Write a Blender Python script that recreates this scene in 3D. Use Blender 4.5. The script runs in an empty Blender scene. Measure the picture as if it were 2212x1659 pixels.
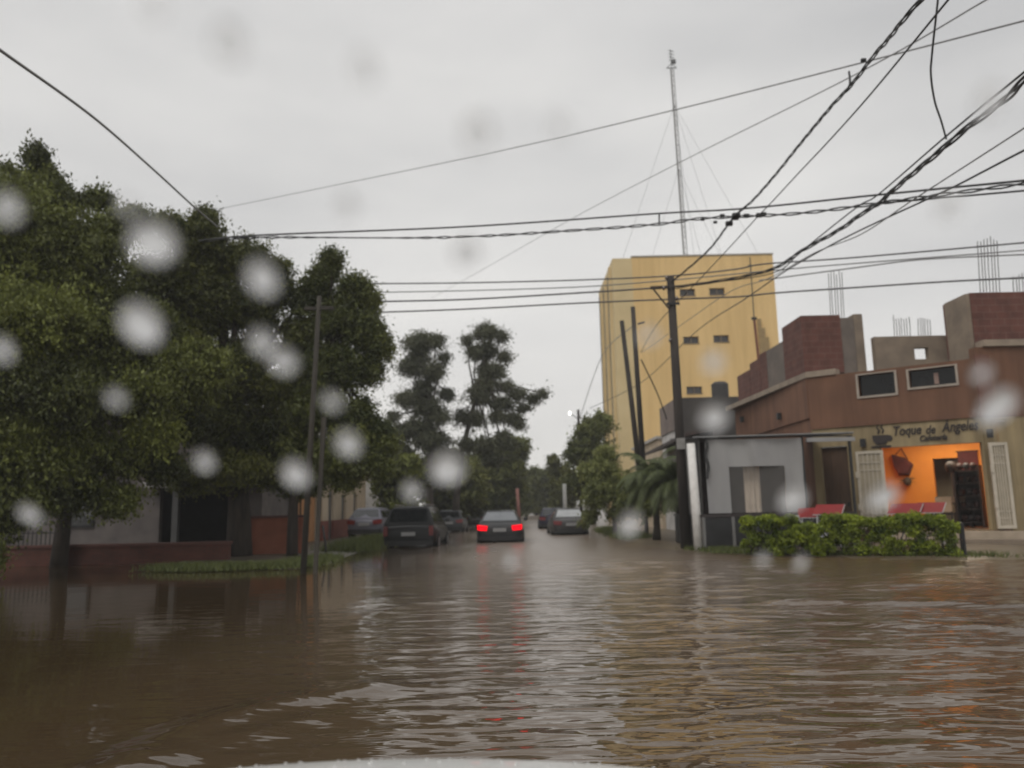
import bpy, math, random
import numpy as np
from mathutils import Vector, Matrix

random.seed(7)
RNG = np.random.default_rng(11)
SC = bpy.context.scene
COL = SC.collection
R_ = math.radians

# ------------------------------------------------------------------ camera model (photo measured on a 2212 x 1659 grid)
F, CX, CY, CAMH = 1700.0, 1106.0, 829.5, 1.45
PITCH, ROLL = R_(8.8), R_(-1.2)
CAMROT = Matrix.Rotation(math.pi/2 + PITCH, 3, 'X') @ Matrix.Rotation(ROLL, 3, 'Z')
CAMPOS = Vector((0, 0, CAMH))

def ray(px, py):
    return CAMROT @ Vector(((px-CX)/F, -(py-CY)/F, -1.0))
def at(px, py, y):
    d = ray(px, py); return CAMPOS + d*(y/d.y)
def gz(px, py, z=0.0):
    d = ray(px, py); return CAMPOS + d*((z-CAMH)/d.z)
def atx(px, py, x):
    d = ray(px, py); return CAMPOS + d*(x/d.x)

# ------------------------------------------------------------------ materials
MATS = {}
def lin(c): return (c[0], c[1], c[2], 1.0)

def pmat(name, col, col2=None, rough=0.7, scale=3.0, bump=0.0, bscale=None, metal=0.0, detail=6.0, spec=0.5, stretch=(1, 1, 1), lo=0.35, hi=0.65, emit=0.0, coat=0.0, streak=0.0):
    """principled surface with a two-colour noise and an optional noise bump (object coordinates)"""
    if name in MATS: return MATS[name]
    m = bpy.data.materials.new(name); m.use_nodes = True
    nt = m.node_tree; b = nt.nodes['Principled BSDF']
    col2 = col2 or tuple(x*0.8 for x in col)
    tc = nt.nodes.new('ShaderNodeTexCoord'); mp = nt.nodes.new('ShaderNodeMapping')
    mp.inputs['Scale'].default_value = stretch
    nt.links.new(tc.outputs['Object'], mp.inputs['Vector'])
    n = nt.nodes.new('ShaderNodeTexNoise'); n.inputs['Scale'].default_value = scale; n.inputs['Detail'].default_value = detail
    nt.links.new(mp.outputs['Vector'], n.inputs['Vector'])
    r = nt.nodes.new('ShaderNodeValToRGB')
    r.color_ramp.elements[0].position = lo; r.color_ramp.elements[0].color = lin(col2)
    r.color_ramp.elements[1].position = hi; r.color_ramp.elements[1].color = lin(col)
    nt.links.new(n.outputs['Fac'], r.inputs['Fac'])
    cout = r.outputs['Color']
    if streak:
        m2 = nt.nodes.new('ShaderNodeMapping'); m2.inputs['Scale'].default_value = (2.2, 2.2, .16)
        nt.links.new(tc.outputs['Object'], m2.inputs['Vector'])
        n3 = nt.nodes.new('ShaderNodeTexNoise'); n3.inputs['Scale'].default_value = 1.1; n3.inputs['Detail'].default_value = 8; n3.inputs['Roughness'].default_value = 0.62
        nt.links.new(m2.outputs[0], n3.inputs['Vector'])
        r3 = nt.nodes.new('ShaderNodeValToRGB'); r3.color_ramp.elements[0].position = .38; r3.color_ramp.elements[1].position = .62
        k = 1-streak; r3.color_ramp.elements[0].color = (k*.98, k*.96, k*.94, 1); r3.color_ramp.elements[1].color = (1.04, 1.04, 1.04, 1)
        nt.links.new(n3.outputs['Fac'], r3.inputs['Fac'])
        mm = nt.nodes.new('ShaderNodeMix'); mm.data_type = 'RGBA'; mm.blend_type = 'MULTIPLY'; mm.inputs[0].default_value = 1.0
        nt.links.new(cout, mm.inputs[6]); nt.links.new(r3.outputs[0], mm.inputs[7]); cout = mm.outputs[2]
    nt.links.new(cout, b.inputs['Base Color'])
    b.inputs['Roughness'].default_value = rough; b.inputs['Metallic'].default_value = metal
    b.inputs['Specular IOR Level'].default_value = spec
    if coat: b.inputs['Coat Weight'].default_value = coat; b.inputs['Coat Roughness'].default_value = 0.05
    if emit:
        b.inputs['Emission Color'].default_value = lin(col); b.inputs['Emission Strength'].default_value = emit
    if bump:
        n2 = nt.nodes.new('ShaderNodeTexNoise'); n2.inputs['Scale'].default_value = bscale or scale*6; n2.inputs['Detail'].default_value = 5
        nt.links.new(mp.outputs['Vector'], n2.inputs['Vector'])
        bp = nt.nodes.new('ShaderNodeBump'); bp.inputs['Strength'].default_value = bump; bp.inputs['Distance'].default_value = 0.03
        nt.links.new(n2.outputs['Fac'], bp.inputs['Height']); nt.links.new(bp.outputs['Normal'], b.inputs['Normal'])
    MATS[name] = m
    return m

def brickmat(name, c1, c2, mortar, bw, bh, msize=0.02, rough=0.85, rot=None):
    if name in MATS: return MATS[name]
    m = bpy.data.materials.new(name); m.use_nodes = True
    nt = m.node_tree; b = nt.nodes['Principled BSDF']; b.inputs['Roughness'].default_value = rough
    tc = nt.nodes.new('ShaderNodeTexCoord')
    sep = nt.nodes.new('ShaderNodeSeparateXYZ'); nt.links.new(tc.outputs['Object'], sep.inputs[0])
    add = nt.nodes.new('ShaderNodeMath'); add.operation = 'ADD'
    nt.links.new(sep.outputs['X'], add.inputs[0]); nt.links.new(sep.outputs['Y'], add.inputs[1])
    cmb = nt.nodes.new('ShaderNodeCombineXYZ'); nt.links.new(add.outputs[0], cmb.inputs['X']); nt.links.new(sep.outputs['Z'], cmb.inputs['Y'])
    br = nt.nodes.new('ShaderNodeTexBrick')
    br.inputs['Color1'].default_value = lin(c1); br.inputs['Color2'].default_value = lin(c2); br.inputs['Mortar'].default_value = lin(mortar)
    br.inputs['Scale'].default_value = 1.0; br.inputs['Mortar Size'].default_value = msize
    br.inputs['Brick Width'].default_value = bw; br.inputs['Row Height'].default_value = bh
    nt.links.new(cmb.outputs[0], br.inputs['Vector'])
    n = nt.nodes.new('ShaderNodeTexNoise'); n.inputs['Scale'].default_value = 2.3; n.inputs['Detail'].default_value = 7
    nt.links.new(tc.outputs['Object'], n.inputs['Vector'])
    mx = nt.nodes.new('ShaderNodeMix'); mx.data_type = 'RGBA'; mx.blend_type = 'MULTIPLY'
    mx.inputs[0].default_value = 0.6
    rp = nt.nodes.new('ShaderNodeValToRGB'); rp.color_ramp.elements[0].color = (0.45, 0.42, 0.4, 1); rp.color_ramp.elements[1].color = (1.1, 1.1, 1.1, 1)
    rp.color_ramp.elements[0].position = 0.3; rp.color_ramp.elements[1].position = 0.65
    nt.links.new(n.outputs['Fac'], rp.inputs['Fac'])
    nt.links.new(br.outputs['Color'], mx.inputs[6]); nt.links.new(rp.outputs['Color'], mx.inputs[7])
    nt.links.new(mx.outputs[2], b.inputs['Base Color'])
    bp = nt.nodes.new('ShaderNodeBump'); bp.inputs['Strength'].default_value = 0.5; bp.inputs['Distance'].default_value = 0.02
    nt.links.new(br.outputs['Fac'], bp.inputs['Height']); bp.invert = True
    nt.links.new(bp.outputs['Normal'], b.inputs['Normal'])
    MATS[name] = m
    return m

def leafmat(name, dark, light, trans=0.25):
    if name in MATS: return MATS[name]
    m = bpy.data.materials.new(name); m.use_nodes = True
    nt = m.node_tree; b = nt.nodes['Principled BSDF']; b.inputs['Roughness'].default_value = 0.5
    b.inputs['Specular IOR Level'].default_value = 0.35
    a = nt.nodes.new('ShaderNodeAttribute'); a.attribute_name = 'tint'
    mx = nt.nodes.new('ShaderNodeMix'); mx.data_type = 'RGBA'
    mx.inputs[6].default_value = lin(dark); mx.inputs[7].default_value = lin(light)
    nt.links.new(a.outputs['Fac'], mx.inputs[0]); nt.links.new(mx.outputs[2], b.inputs['Base Color'])
    t = nt.nodes.new('ShaderNodeBsdfTranslucent'); nt.links.new(mx.outputs[2], t.inputs['Color'])
    ms = nt.nodes.new('ShaderNodeMixShader'); ms.inputs[0].default_value = trans
    nt.links.new(b.outputs[0], ms.inputs[1]); nt.links.new(t.outputs[0], ms.inputs[2])
    nt.links.new(ms.outputs[0], nt.nodes['Material Output'].inputs['Surface'])
    MATS[name] = m
    return m

def glassmat(name, tint=(0.02, 0.022, 0.025), rough=0.05):
    return pmat(name, tint, tint, rough=rough, spec=0.8)

# ------------------------------------------------------------------ mesh builder
class MB:
    def __init__(self): self.v = []; self.f = []
    def quad(self, *p):
        i = len(self.v); self.v += [tuple(q) for q in p]; self.f.append(tuple(range(i, i+len(p))))
    def box(self, a, b):
        x0, y0, z0 = a; x1, y1, z1 = b
        self.obox(Vector(((x0+x1)/2, (y0+y1)/2, (z0+z1)/2)), Vector(((x1-x0)/2, 0, 0)), Vector((0, (y1-y0)/2, 0)), Vector((0, 0, (z1-z0)/2)))
    def obox(self, c, ux, uy, uz):
        c = Vector(c); i = len(self.v)
        for s in ((-1,-1,-1),(1,-1,-1),(1,1,-1),(-1,1,-1),(-1,-1,1),(1,-1,1),(1,1,1),(-1,1,1)):
            self.v.append(tuple(c + ux*s[0] + uy*s[1] + uz*s[2]))
        for f in ((3,2,1,0),(4,5,6,7),(0,1,5,4),(1,2,6,5),(2,3,7,6),(3,0,4,7)):
            self.f.append(tuple(i+k for k in f))
    def bar(self, p, q, w, h=None):
        """square bar between two points"""
        p, q = Vector(p), Vector(q); d = (q-p); L = d.length; d /= L
        up = Vector((0, 0, 1)) if abs(d.z) < 0.95 else Vector((1, 0, 0))
        s = d.cross(up).normalized(); t = s.cross(d)
        self.obox((p+q)/2, d*(L/2), s*(w/2), t*((h or w)/2))
    def tube(self, pts, r, n=8, cap=True):
        pts = [Vector(p) for p in pts]; rs = r if isinstance(r, (list, tuple)) else [r]*len(pts)
        rings = []; up = None
        for k, p in enumerate(pts):
            d = (pts[min(k+1, len(pts)-1)] - pts[max(k-1, 0)]).normalized()
            if up is None: up = Vector((0, 0, 1)) if abs(d.z) < 0.9 else Vector((1, 0, 0))
            s = d.cross(up).normalized(); t = s.cross(d).normalized(); up = t
            i = len(self.v)
            for j in range(n):
                a = 2*math.pi*j/n
                self.v.append(tuple(p + s*math.cos(a)*rs[k] + t*math.sin(a)*rs[k]))
            rings.append(i)
        for a, b in zip(rings, rings[1:]):
            for j in range(n):
                self.f.append((a+j, a+(j+1) % n, b+(j+1) % n, b+j))
        if cap:
            self.f.append(tuple(rings[0]+j for j in reversed(range(n)))); self.f.append(tuple(rings[-1]+j for j in range(n)))
    def loft(self, rings, close=True, caps=True):
        base = []
        for r in rings:
            base.append(len(self.v)); self.v += [tuple(p) for p in r]
        n = len(rings[0])
        for a, b in zip(base, base[1:]):
            for j in range(n if close else n-1):
                self.f.append((a+j, a+(j+1) % n, b+(j+1) % n, b+j))
        if caps:
            self.f.append(tuple(base[0]+j for j in reversed(range(n)))); self.f.append(tuple(base[-1]+j for j in range(n)))
    def ball(self, c, r, n=12, m=8):
        c = Vector(c); r = Vector(r) if not isinstance(r, (int, float)) else Vector((r, r, r))
        rings = []
        for k in range(1, m):
            a = math.pi*k/m
            rings.append([c + Vector((r.x*math.sin(a)*math.cos(2*math.pi*j/n), r.y*math.sin(a)*math.sin(2*math.pi*j/n), -r.z*math.cos(a))) for j in range(n)])
        self.loft(rings)
    def prism(self, poly, z0, z1):
        self.loft([[(x, y, z0) for x, y in poly], [(x, y, z1) for x, y in poly]])
    def build(self, name, mat, parent=None, world=True, smooth=False, bevel=0, origin=None):
        me = bpy.data.meshes.new(name)
        off = Vector((0, 0, 0))
        if world:
            p = parent
            while p is not None: off += p.location; p = p.parent
        if origin is not None: off = Vector(origin)
        me.from_pydata([(x-off.x, y-off.y, z-off.z) for x, y, z in self.v], [], self.f)
        me.materials.append(mat)
        if smooth:
            for p in me.polygons: p.use_smooth = True
        me.validate(); me.update()
        import bmesh
        bm = bmesh.new(); bm.from_mesh(me); bmesh.ops.recalc_face_normals(bm, faces=bm.faces); bm.to_mesh(me); bm.free()
        o = bpy.data.objects.new(name, me); COL.objects.link(o)
        if parent is not None: o.parent = parent
        if origin is not None: o.location = origin
        if bevel:
            bv = o.modifiers.new('bevel', 'BEVEL'); bv.width = bevel; bv.segments = 2; bv.limit_method = 'ANGLE'
        return o

def empty(name, loc, rz=0.0):
    o = bpy.data.objects.new(name, None); COL.objects.link(o)
    o.location = loc; o.rotation_euler = (0, 0, rz); o.empty_display_size = 0.2
    return o
def tag(o, label=None, cat=None, group=None, kind=None):
    if label: o['label'] = label
    if cat: o['category'] = cat
    if group: o['group'] = group
    if kind: o['kind'] = kind
    return o

def wallgrid(mb, A, B, z0, z1, t, ops=()):
    """wall from A to B (plan), outer face on the line, thickness t away from the viewer side; ops = (u0,u1,z0,z1) openings"""
    A, B = Vector((A[0], A[1])), Vector((B[0], B[1])); d = B-A; L = d.length; d /= L
    n = Vector((d.y, -d.x))                       # outward for walls listed left to right as seen by the viewer
    us = sorted({0, L, *[max(0, min(L, o[0])) for o in ops], *[max(0, min(L, o[1])) for o in ops]})
    zs = sorted({z0, z1, *[max(z0, min(z1, o[2])) for o in ops], *[max(z0, min(z1, o[3])) for o in ops]})
    def P(u, z, s): q = A + d*u - n*(t*s); return (q.x, q.y, z)
    def solid(i, j):
        if i < 0 or j < 0 or i >= len(us)-1 or j >= len(zs)-1: return False
        um, zm = (us[i]+us[i+1])/2, (zs[j]+zs[j+1])/2
        return not any(o[0] < um < o[1] and o[2] < zm < o[3] for o in ops)
    for i in range(len(us)-1):
        for j in range(len(zs)-1):
            if not solid(i, j): continue
            u0, u1, a, b = us[i], us[i+1], zs[j], zs[j+1]
            mb.quad(P(u0, a, 0), P(u1, a, 0), P(u1, b, 0), P(u0, b, 0))
            mb.quad(P(u1, a, 1), P(u0, a, 1), P(u0, b, 1), P(u1, b, 1))
            if not solid(i-1, j): mb.quad(P(u0, a, 1), P(u0, a, 0), P(u0, b, 0), P(u0, b, 1))
            if not solid(i+1, j): mb.quad(P(u1, a, 0), P(u1, a, 1), P(u1, b, 1), P(u1, b, 0))
            if not solid(i, j-1): mb.quad(P(u0, a, 1), P(u1, a, 1), P(u1, a, 0), P(u0, a, 0))
            if not solid(i, j+1): mb.quad(P(u0, b, 0), P(u1, b, 0), P(u1, b, 1), P(u0, b, 1))

class Plane:
    """a vertical plane through A, B with local u along it"""
    def __init__(s, A, B):
        s.A = Vector((A[0], A[1], 0)); s.d = Vector((B[0]-A[0], B[1]-A[1], 0)); s.L = s.d.length; s.d /= s.L
        s.n = Vector((s.d.y, -s.d.x, 0))
    def hit(s, px, py):
        r = ray(px, py); t = (s.A-CAMPOS).dot(s.n)/r.dot(s.n); p = CAMPOS + r*t
        return (p-s.A).dot(s.d), p.z
    def P(s, u, z, out=0.0):
        q = s.A + s.d*u + s.n*out; return Vector((q.x, q.y, z))
    def box(s, mb, u0, u1, z0, z1, o0, o1):
        mb.obox(s.P((u0+u1)/2, (z0+z1)/2, (o0+o1)/2), s.d*((u1-u0)/2), s.n*((o1-o0)/2), Vector((0, 0, (z1-z0)/2)))

# ------------------------------------------------------------------ leaves
def leafmesh(name, C, tint, L, W, mat, parent, droop=0.3, rng=RNG, up=0.4, origin=None):
    n = len(C)
    d = rng.normal(size=(n, 3)); d[:, 2] -= droop*1.5; d /= np.linalg.norm(d, axis=1)[:, None]
    q = rng.normal(size=(n, 3)); q[:, 2] += up
    s = np.cross(d, q); s /= (np.linalg.norm(s, axis=1)[:, None]+1e-9)
    k = rng.uniform(0.6, 1.25, size=(n, 1))
    l, w = L*k*0.5, W*k*0.5
    V = np.empty((n, 4, 3)); V[:, 0] = C-d*l; V[:, 1] = C+s*w; V[:, 2] = C+d*l; V[:, 3] = C-s*w
    off = np.zeros(3)
    if parent is not None: off = np.array(parent.location)
    if origin is not None: off = np.array(origin)
    V = (V-off).reshape(-1, 3)
    me = bpy.data.meshes.new(name)
    me.vertices.add(n*4); me.vertices.foreach_set('co', V.astype(np.float32).ravel())
    me.loops.add(n*4); me.loops.foreach_set('vertex_index', np.arange(n*4, dtype=np.int32))
    me.polygons.add(n); me.polygons.foreach_set('loop_start', np.arange(0, n*4, 4, dtype=np.int32))
    me.materials.append(mat)
    at_ = me.attributes.new('tint', 'FLOAT', 'FACE'); at_.data.foreach_set('value', np.clip(tint, 0, 1).astype(np.float32))
    me.update(calc_edges=True)
    o = bpy.data.objects.new(name, me); COL.objects.link(o)
    if parent is not None: o.parent = parent
    if origin is not None: o.location = origin
    return o

def lobecloud(lobes, per, m, cr, rng=RNG, shell=0.5, droop=0.4):
    """leaf centres along many short twigs that start inside each lobe and hang out past its outline"""
    out, tn, tw = [], [], []
    for c, r in lobes:
        c = np.array(c); r = np.array(r)
        k = max(10, int((r[0]*r[1]*r[2])**0.62*per*2.3))
        def sph(n):
            u = rng.normal(size=(n, 3)); return u/np.linalg.norm(u, axis=1)[:, None]
        a = c + sph(k)*r*rng.uniform(0.05, 0.75, (k, 1))
        e = c + sph(k)*r*(rng.uniform(0.15, 1.0, (k, 1))**shell)*rng.normal(1.0, 0.17, (k, 1))
        d = e-a; L_ = np.linalg.norm(d, axis=1)[:, None]+1e-6
        d = d/L_; L_ = np.clip(L_, 0.25, 1.1)
        t0 = rng.normal(0.45, 0.15, size=k) + rng.normal(0, 0.20)
        f = rng.uniform(0.15, 1.0, size=(k, m, 1))
        pos = e[:, None, :] - d[:, None, :]*L_[:, None, :]*(1-f)
        pos[:, :, 2] -= droop*0.32*(f[:, :, 0]**2)*L_
        pos += rng.normal(size=(k, m, 3))*cr*0.30*np.array([1, 1, .8])*rng.uniform(.45, 1.4, (k, 1, 1))
        out.append(pos.reshape(-1, 3)); tn.append((t0[:, None]+rng.normal(0, .12, (k, m))).ravel())
        tw += [(e[q]-d[q]*L_[q], e[q]-np.array([0, 0, droop*.3])*L_[q]) for q in range(0, k, 4)]
    return np.concatenate(out), np.concatenate(tn), tw

BARK = pmat('bark', (0.055, 0.042, 0.032), (0.025, 0.02, 0.016), rough=0.9, scale=6, bump=0.8, stretch=(1, 1, 0.2))
BARKP = pmat('pale_bark', (0.11, 0.095, 0.08), (0.05, 0.043, 0.036), rough=0.9, scale=5, bump=0.6, stretch=(1, 1, 0.25))
LEAF = {
 'dark': leafmat('dark_leaf', (0.030, 0.040, 0.011), (0.180, 0.190, 0.042)),
 'olive': leafmat('olive_leaf', (0.038, 0.046, 0.011), (0.20, 0.225, 0.046)),
 'mid': leafmat('mid_leaf', (0.046, 0.060, 0.016), (0.205, 0.225, 0.055)),
 'grey': leafmat('hazed_grey_leaf', (0.055, 0.062, 0.036), (0.15, 0.158, 0.09)),  # grey-green foliage, lightened further to carry distance haze
 'light': leafmat('light_leaf', (0.12, 0.14, 0.04), (0.34, 0.36, 0.12)),
 'hedge': leafmat('hedge_leaf', (0.04, 0.07, 0.010), (0.42, 0.50, 0.045), 0.35),
 'palm': leafmat('palm_leaf', (0.06, 0.078, 0.03), (0.16, 0.19, 0.07)),
 'grass': leafmat('grass_leaf', (0.05, 0.07, 0.02), (0.16, 0.18, 0.05)),
}

def tree(name, base, trunk, r0, lobes, label, leaf='mid', per=84, m=74, cr=0.42, L=0.125, W=0.055, droop=0.3, group=None, cat='tree', bark=None, limbs=True, shell=0.5):
    root = empty(name, base); tag(root, label, cat, group)
    mb = MB(); pts = [Vector(base)+Vector((0, 0, -0.3))] + [Vector(p) for p in trunk]
    rr = [r0*1.25]+[r0*(1-0.55*k/len(trunk)) for k in range(len(trunk))]
    mb.tube(pts, rr, 10)
    if limbs:
        top = pts[-1]; fork = pts[max(1, len(pts)-2)]
        for c, r in lobes:
            c = Vector(c); st = fork.lerp(top, random.uniform(0.1, 1))
            mid = st.lerp(c, 0.5)+Vector((random.uniform(-.3, .3), random.uniform(-.3, .3), random.uniform(-.1, .3)))
            mb.tube([st, mid, c], [r0*0.42, r0*0.28, r0*0.12], 6)
            for _ in range(3):
                e = c + Vector((random.uniform(-1, 1)*r[0], random.uniform(-1, 1)*r[1], random.uniform(-.6, 1)*r[2]))*0.75
                mb.tube([mid.lerp(c, random.uniform(.4, 1)), e], [r0*0.14, r0*0.04], 5)
    C, T, tw = lobecloud(lobes, per, m, cr, shell=shell, droop=droop)
    if limbs:
        for a_, b_ in tw: mb.tube([a_, b_], [.016, .005], 3, cap=False)
    mb.build('trunk', bark or BARK, root, smooth=True)
    leafmesh('crown', C, T, L, W, LEAF[leaf], root, droop)
    return root

def L3(px, py, y, rx, rz, ry=None):
    """lobe from its centre in the photo at depth y; radii in metres"""
    p = at(px, py, y); return ((p.x, p.y, p.z), (rx, ry if ry else (rx+rz)/2, rz))

# ================================================================== WORLD, SUN, CAMERA
W = bpy.data.worlds.new('World'); SC.world = W; W.use_nodes = True
nt = W.node_tree; nt.nodes.clear()
out = nt.nodes.new('ShaderNodeOutputWorld')
sky = nt.nodes.new('ShaderNodeTexSky'); sky.sky_type = 'NISHITA'; sky.sun_disc = False
SUN_EL, SUN_AZ = R_(52), R_(215)
sky.sun_elevation = SUN_EL; sky.sun_rotation = SUN_AZ
bg1 = nt.nodes.new('ShaderNodeBackground'); bg1.inputs['Strength'].default_value = 0.06
nt.links.new(sky.outputs[0], bg1.inputs[0])
tc = nt.nodes.new('ShaderNodeTexCoord'); sp = nt.nodes.new('ShaderNodeSeparateXYZ'); nt.links.new(tc.outputs['Generated'], sp.inputs[0])
gr = nt.nodes.new('ShaderNodeValToRGB'); cr_ = gr.color_ramp
def setramp(cr_, els):
    while len(cr_.elements) > 1: cr_.elements.remove(cr_.elements[-1])
    cr_.elements[0].position = els[0][0]; cr_.elements[0].color = lin(els[0][1])
    for p, c in els[1:]:
        e = cr_.elements.new(p); e.color = lin(c)
setramp(cr_, [(0.0, (.99, .96, .915)), (0.08, (.96, .935, .90)), (0.22, (.86, .845, .825)), (0.36, (.79, .78, .765)), (0.50, (.73, .722, .712)), (0.66, (.80, .79, .78)), (1.0, (.92, .92, .92))])
nt.links.new(sp.outputs['Z'], gr.inputs['Fac'])
mpn = nt.nodes.new('ShaderNodeMapping'); mpn.inputs['Scale'].default_value = (1.0, 1.0, 2.6)
nt.links.new(tc.outputs['Generated'], mpn.inputs['Vector'])
cn = nt.nodes.new('ShaderNodeTexNoise'); cn.inputs['Scale'].default_value = 2.2; cn.inputs['Detail'].default_value = 4; cn.inputs['Roughness'].default_value = 0.45
nt.links.new(mpn.outputs[0], cn.inputs['Vector'])
crp = nt.nodes.new('ShaderNodeValToRGB'); setramp(crp.color_ramp, [(0.3, (.79, .795, .805)), (0.7, (1.12, 1.115, 1.10))])
nt.links.new(cn.outputs['Fac'], crp.inputs['Fac'])
mulc = nt.nodes.new('ShaderNodeMix'); mulc.data_type = 'RGBA'; mulc.blend_type = 'MULTIPLY'; mulc.inputs[0].default_value = 1.0
nt.links.new(gr.outputs[0], mulc.inputs[6]); nt.links.new(crp.outputs[0], mulc.inputs[7])
bg2 = nt.nodes.new('ShaderNodeBackground'); bg2.inputs['Strength'].default_value = 1.0
nt.links.new(mulc.outputs[2], bg2.inputs[0])
mxs = nt.nodes.new('ShaderNodeMixShader'); mxs.inputs[0].default_value = 0.92
nt.links.new(bg1.outputs[0], mxs.inputs[1]); nt.links.new(bg2.outputs[0], mxs.inputs[2])
nt.links.new(mxs.outputs[0], out.inputs['Surface'])

sl = bpy.data.lights.new('sun', 'SUN'); sl.energy = 1.1; sl.angle = R_(25); sl.color = (1.0, 0.96, 0.9)
so = bpy.data.objects.new('sun', sl); COL.objects.link(so)
sd = Vector((math.sin(SUN_AZ)*math.cos(SUN_EL), math.cos(SUN_AZ)*math.cos(SUN_EL), math.sin(SUN_EL)))
so.rotation_euler = sd.to_track_quat('Z', 'Y').to_euler(); so.location = (-20, -30, 40)

cam = bpy.data.cameras.new('camera'); co = bpy.data.objects.new('camera', cam); COL.objects.link(co)
cam.sensor_width = 36.0; cam.lens = 36.0*F/2212.0; cam.clip_start = 0.02; cam.clip_end = 5000
co.matrix_world = Matrix.Translation(CAMPOS) @ CAMROT.to_4x4()
FOCUS, APERTURE = 4.2, 0.0145
cam.dof.use_dof = True; cam.dof.focus_distance = FOCUS; cam.dof.aperture_fstop = cam.lens/1000.0/APERTURE
SC.camera = co
SC.view_settings.view_transform = 'Standard'; SC.view_settings.look = 'None'; SC.view_settings.gamma = 1.0; SC.view_settings.exposure = 0.06
SC.view_settings.use_curve_mapping = False
SC.render.engine = 'CYCLES'
SC.cycles.use_denoising = True
SC.cycles.max_bounces = 8; SC.cycles.volume_bounces = 0; SC.cycles.transparent_max_bounces = 12
SC.cycles.caustics_reflective = False; SC.cycles.caustics_refractive = True
SC.cycles.use_adaptive_sampling = True; SC.cycles.adaptive_threshold = 0.01

# ================================================================== GROUND, WATER, PAVEMENTS
mb = MB(); mb.quad((-2500, -400, -0.35), (2500, -400, -0.35), (2500, 3000, -0.35), (-2500, 3000, -0.35))
tag(mb.build('ground', pmat('soil', (0.09, 0.075, 0.05), (0.05, 0.045, 0.03), rough=0.95, scale=0.4)), kind='structure')

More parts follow.
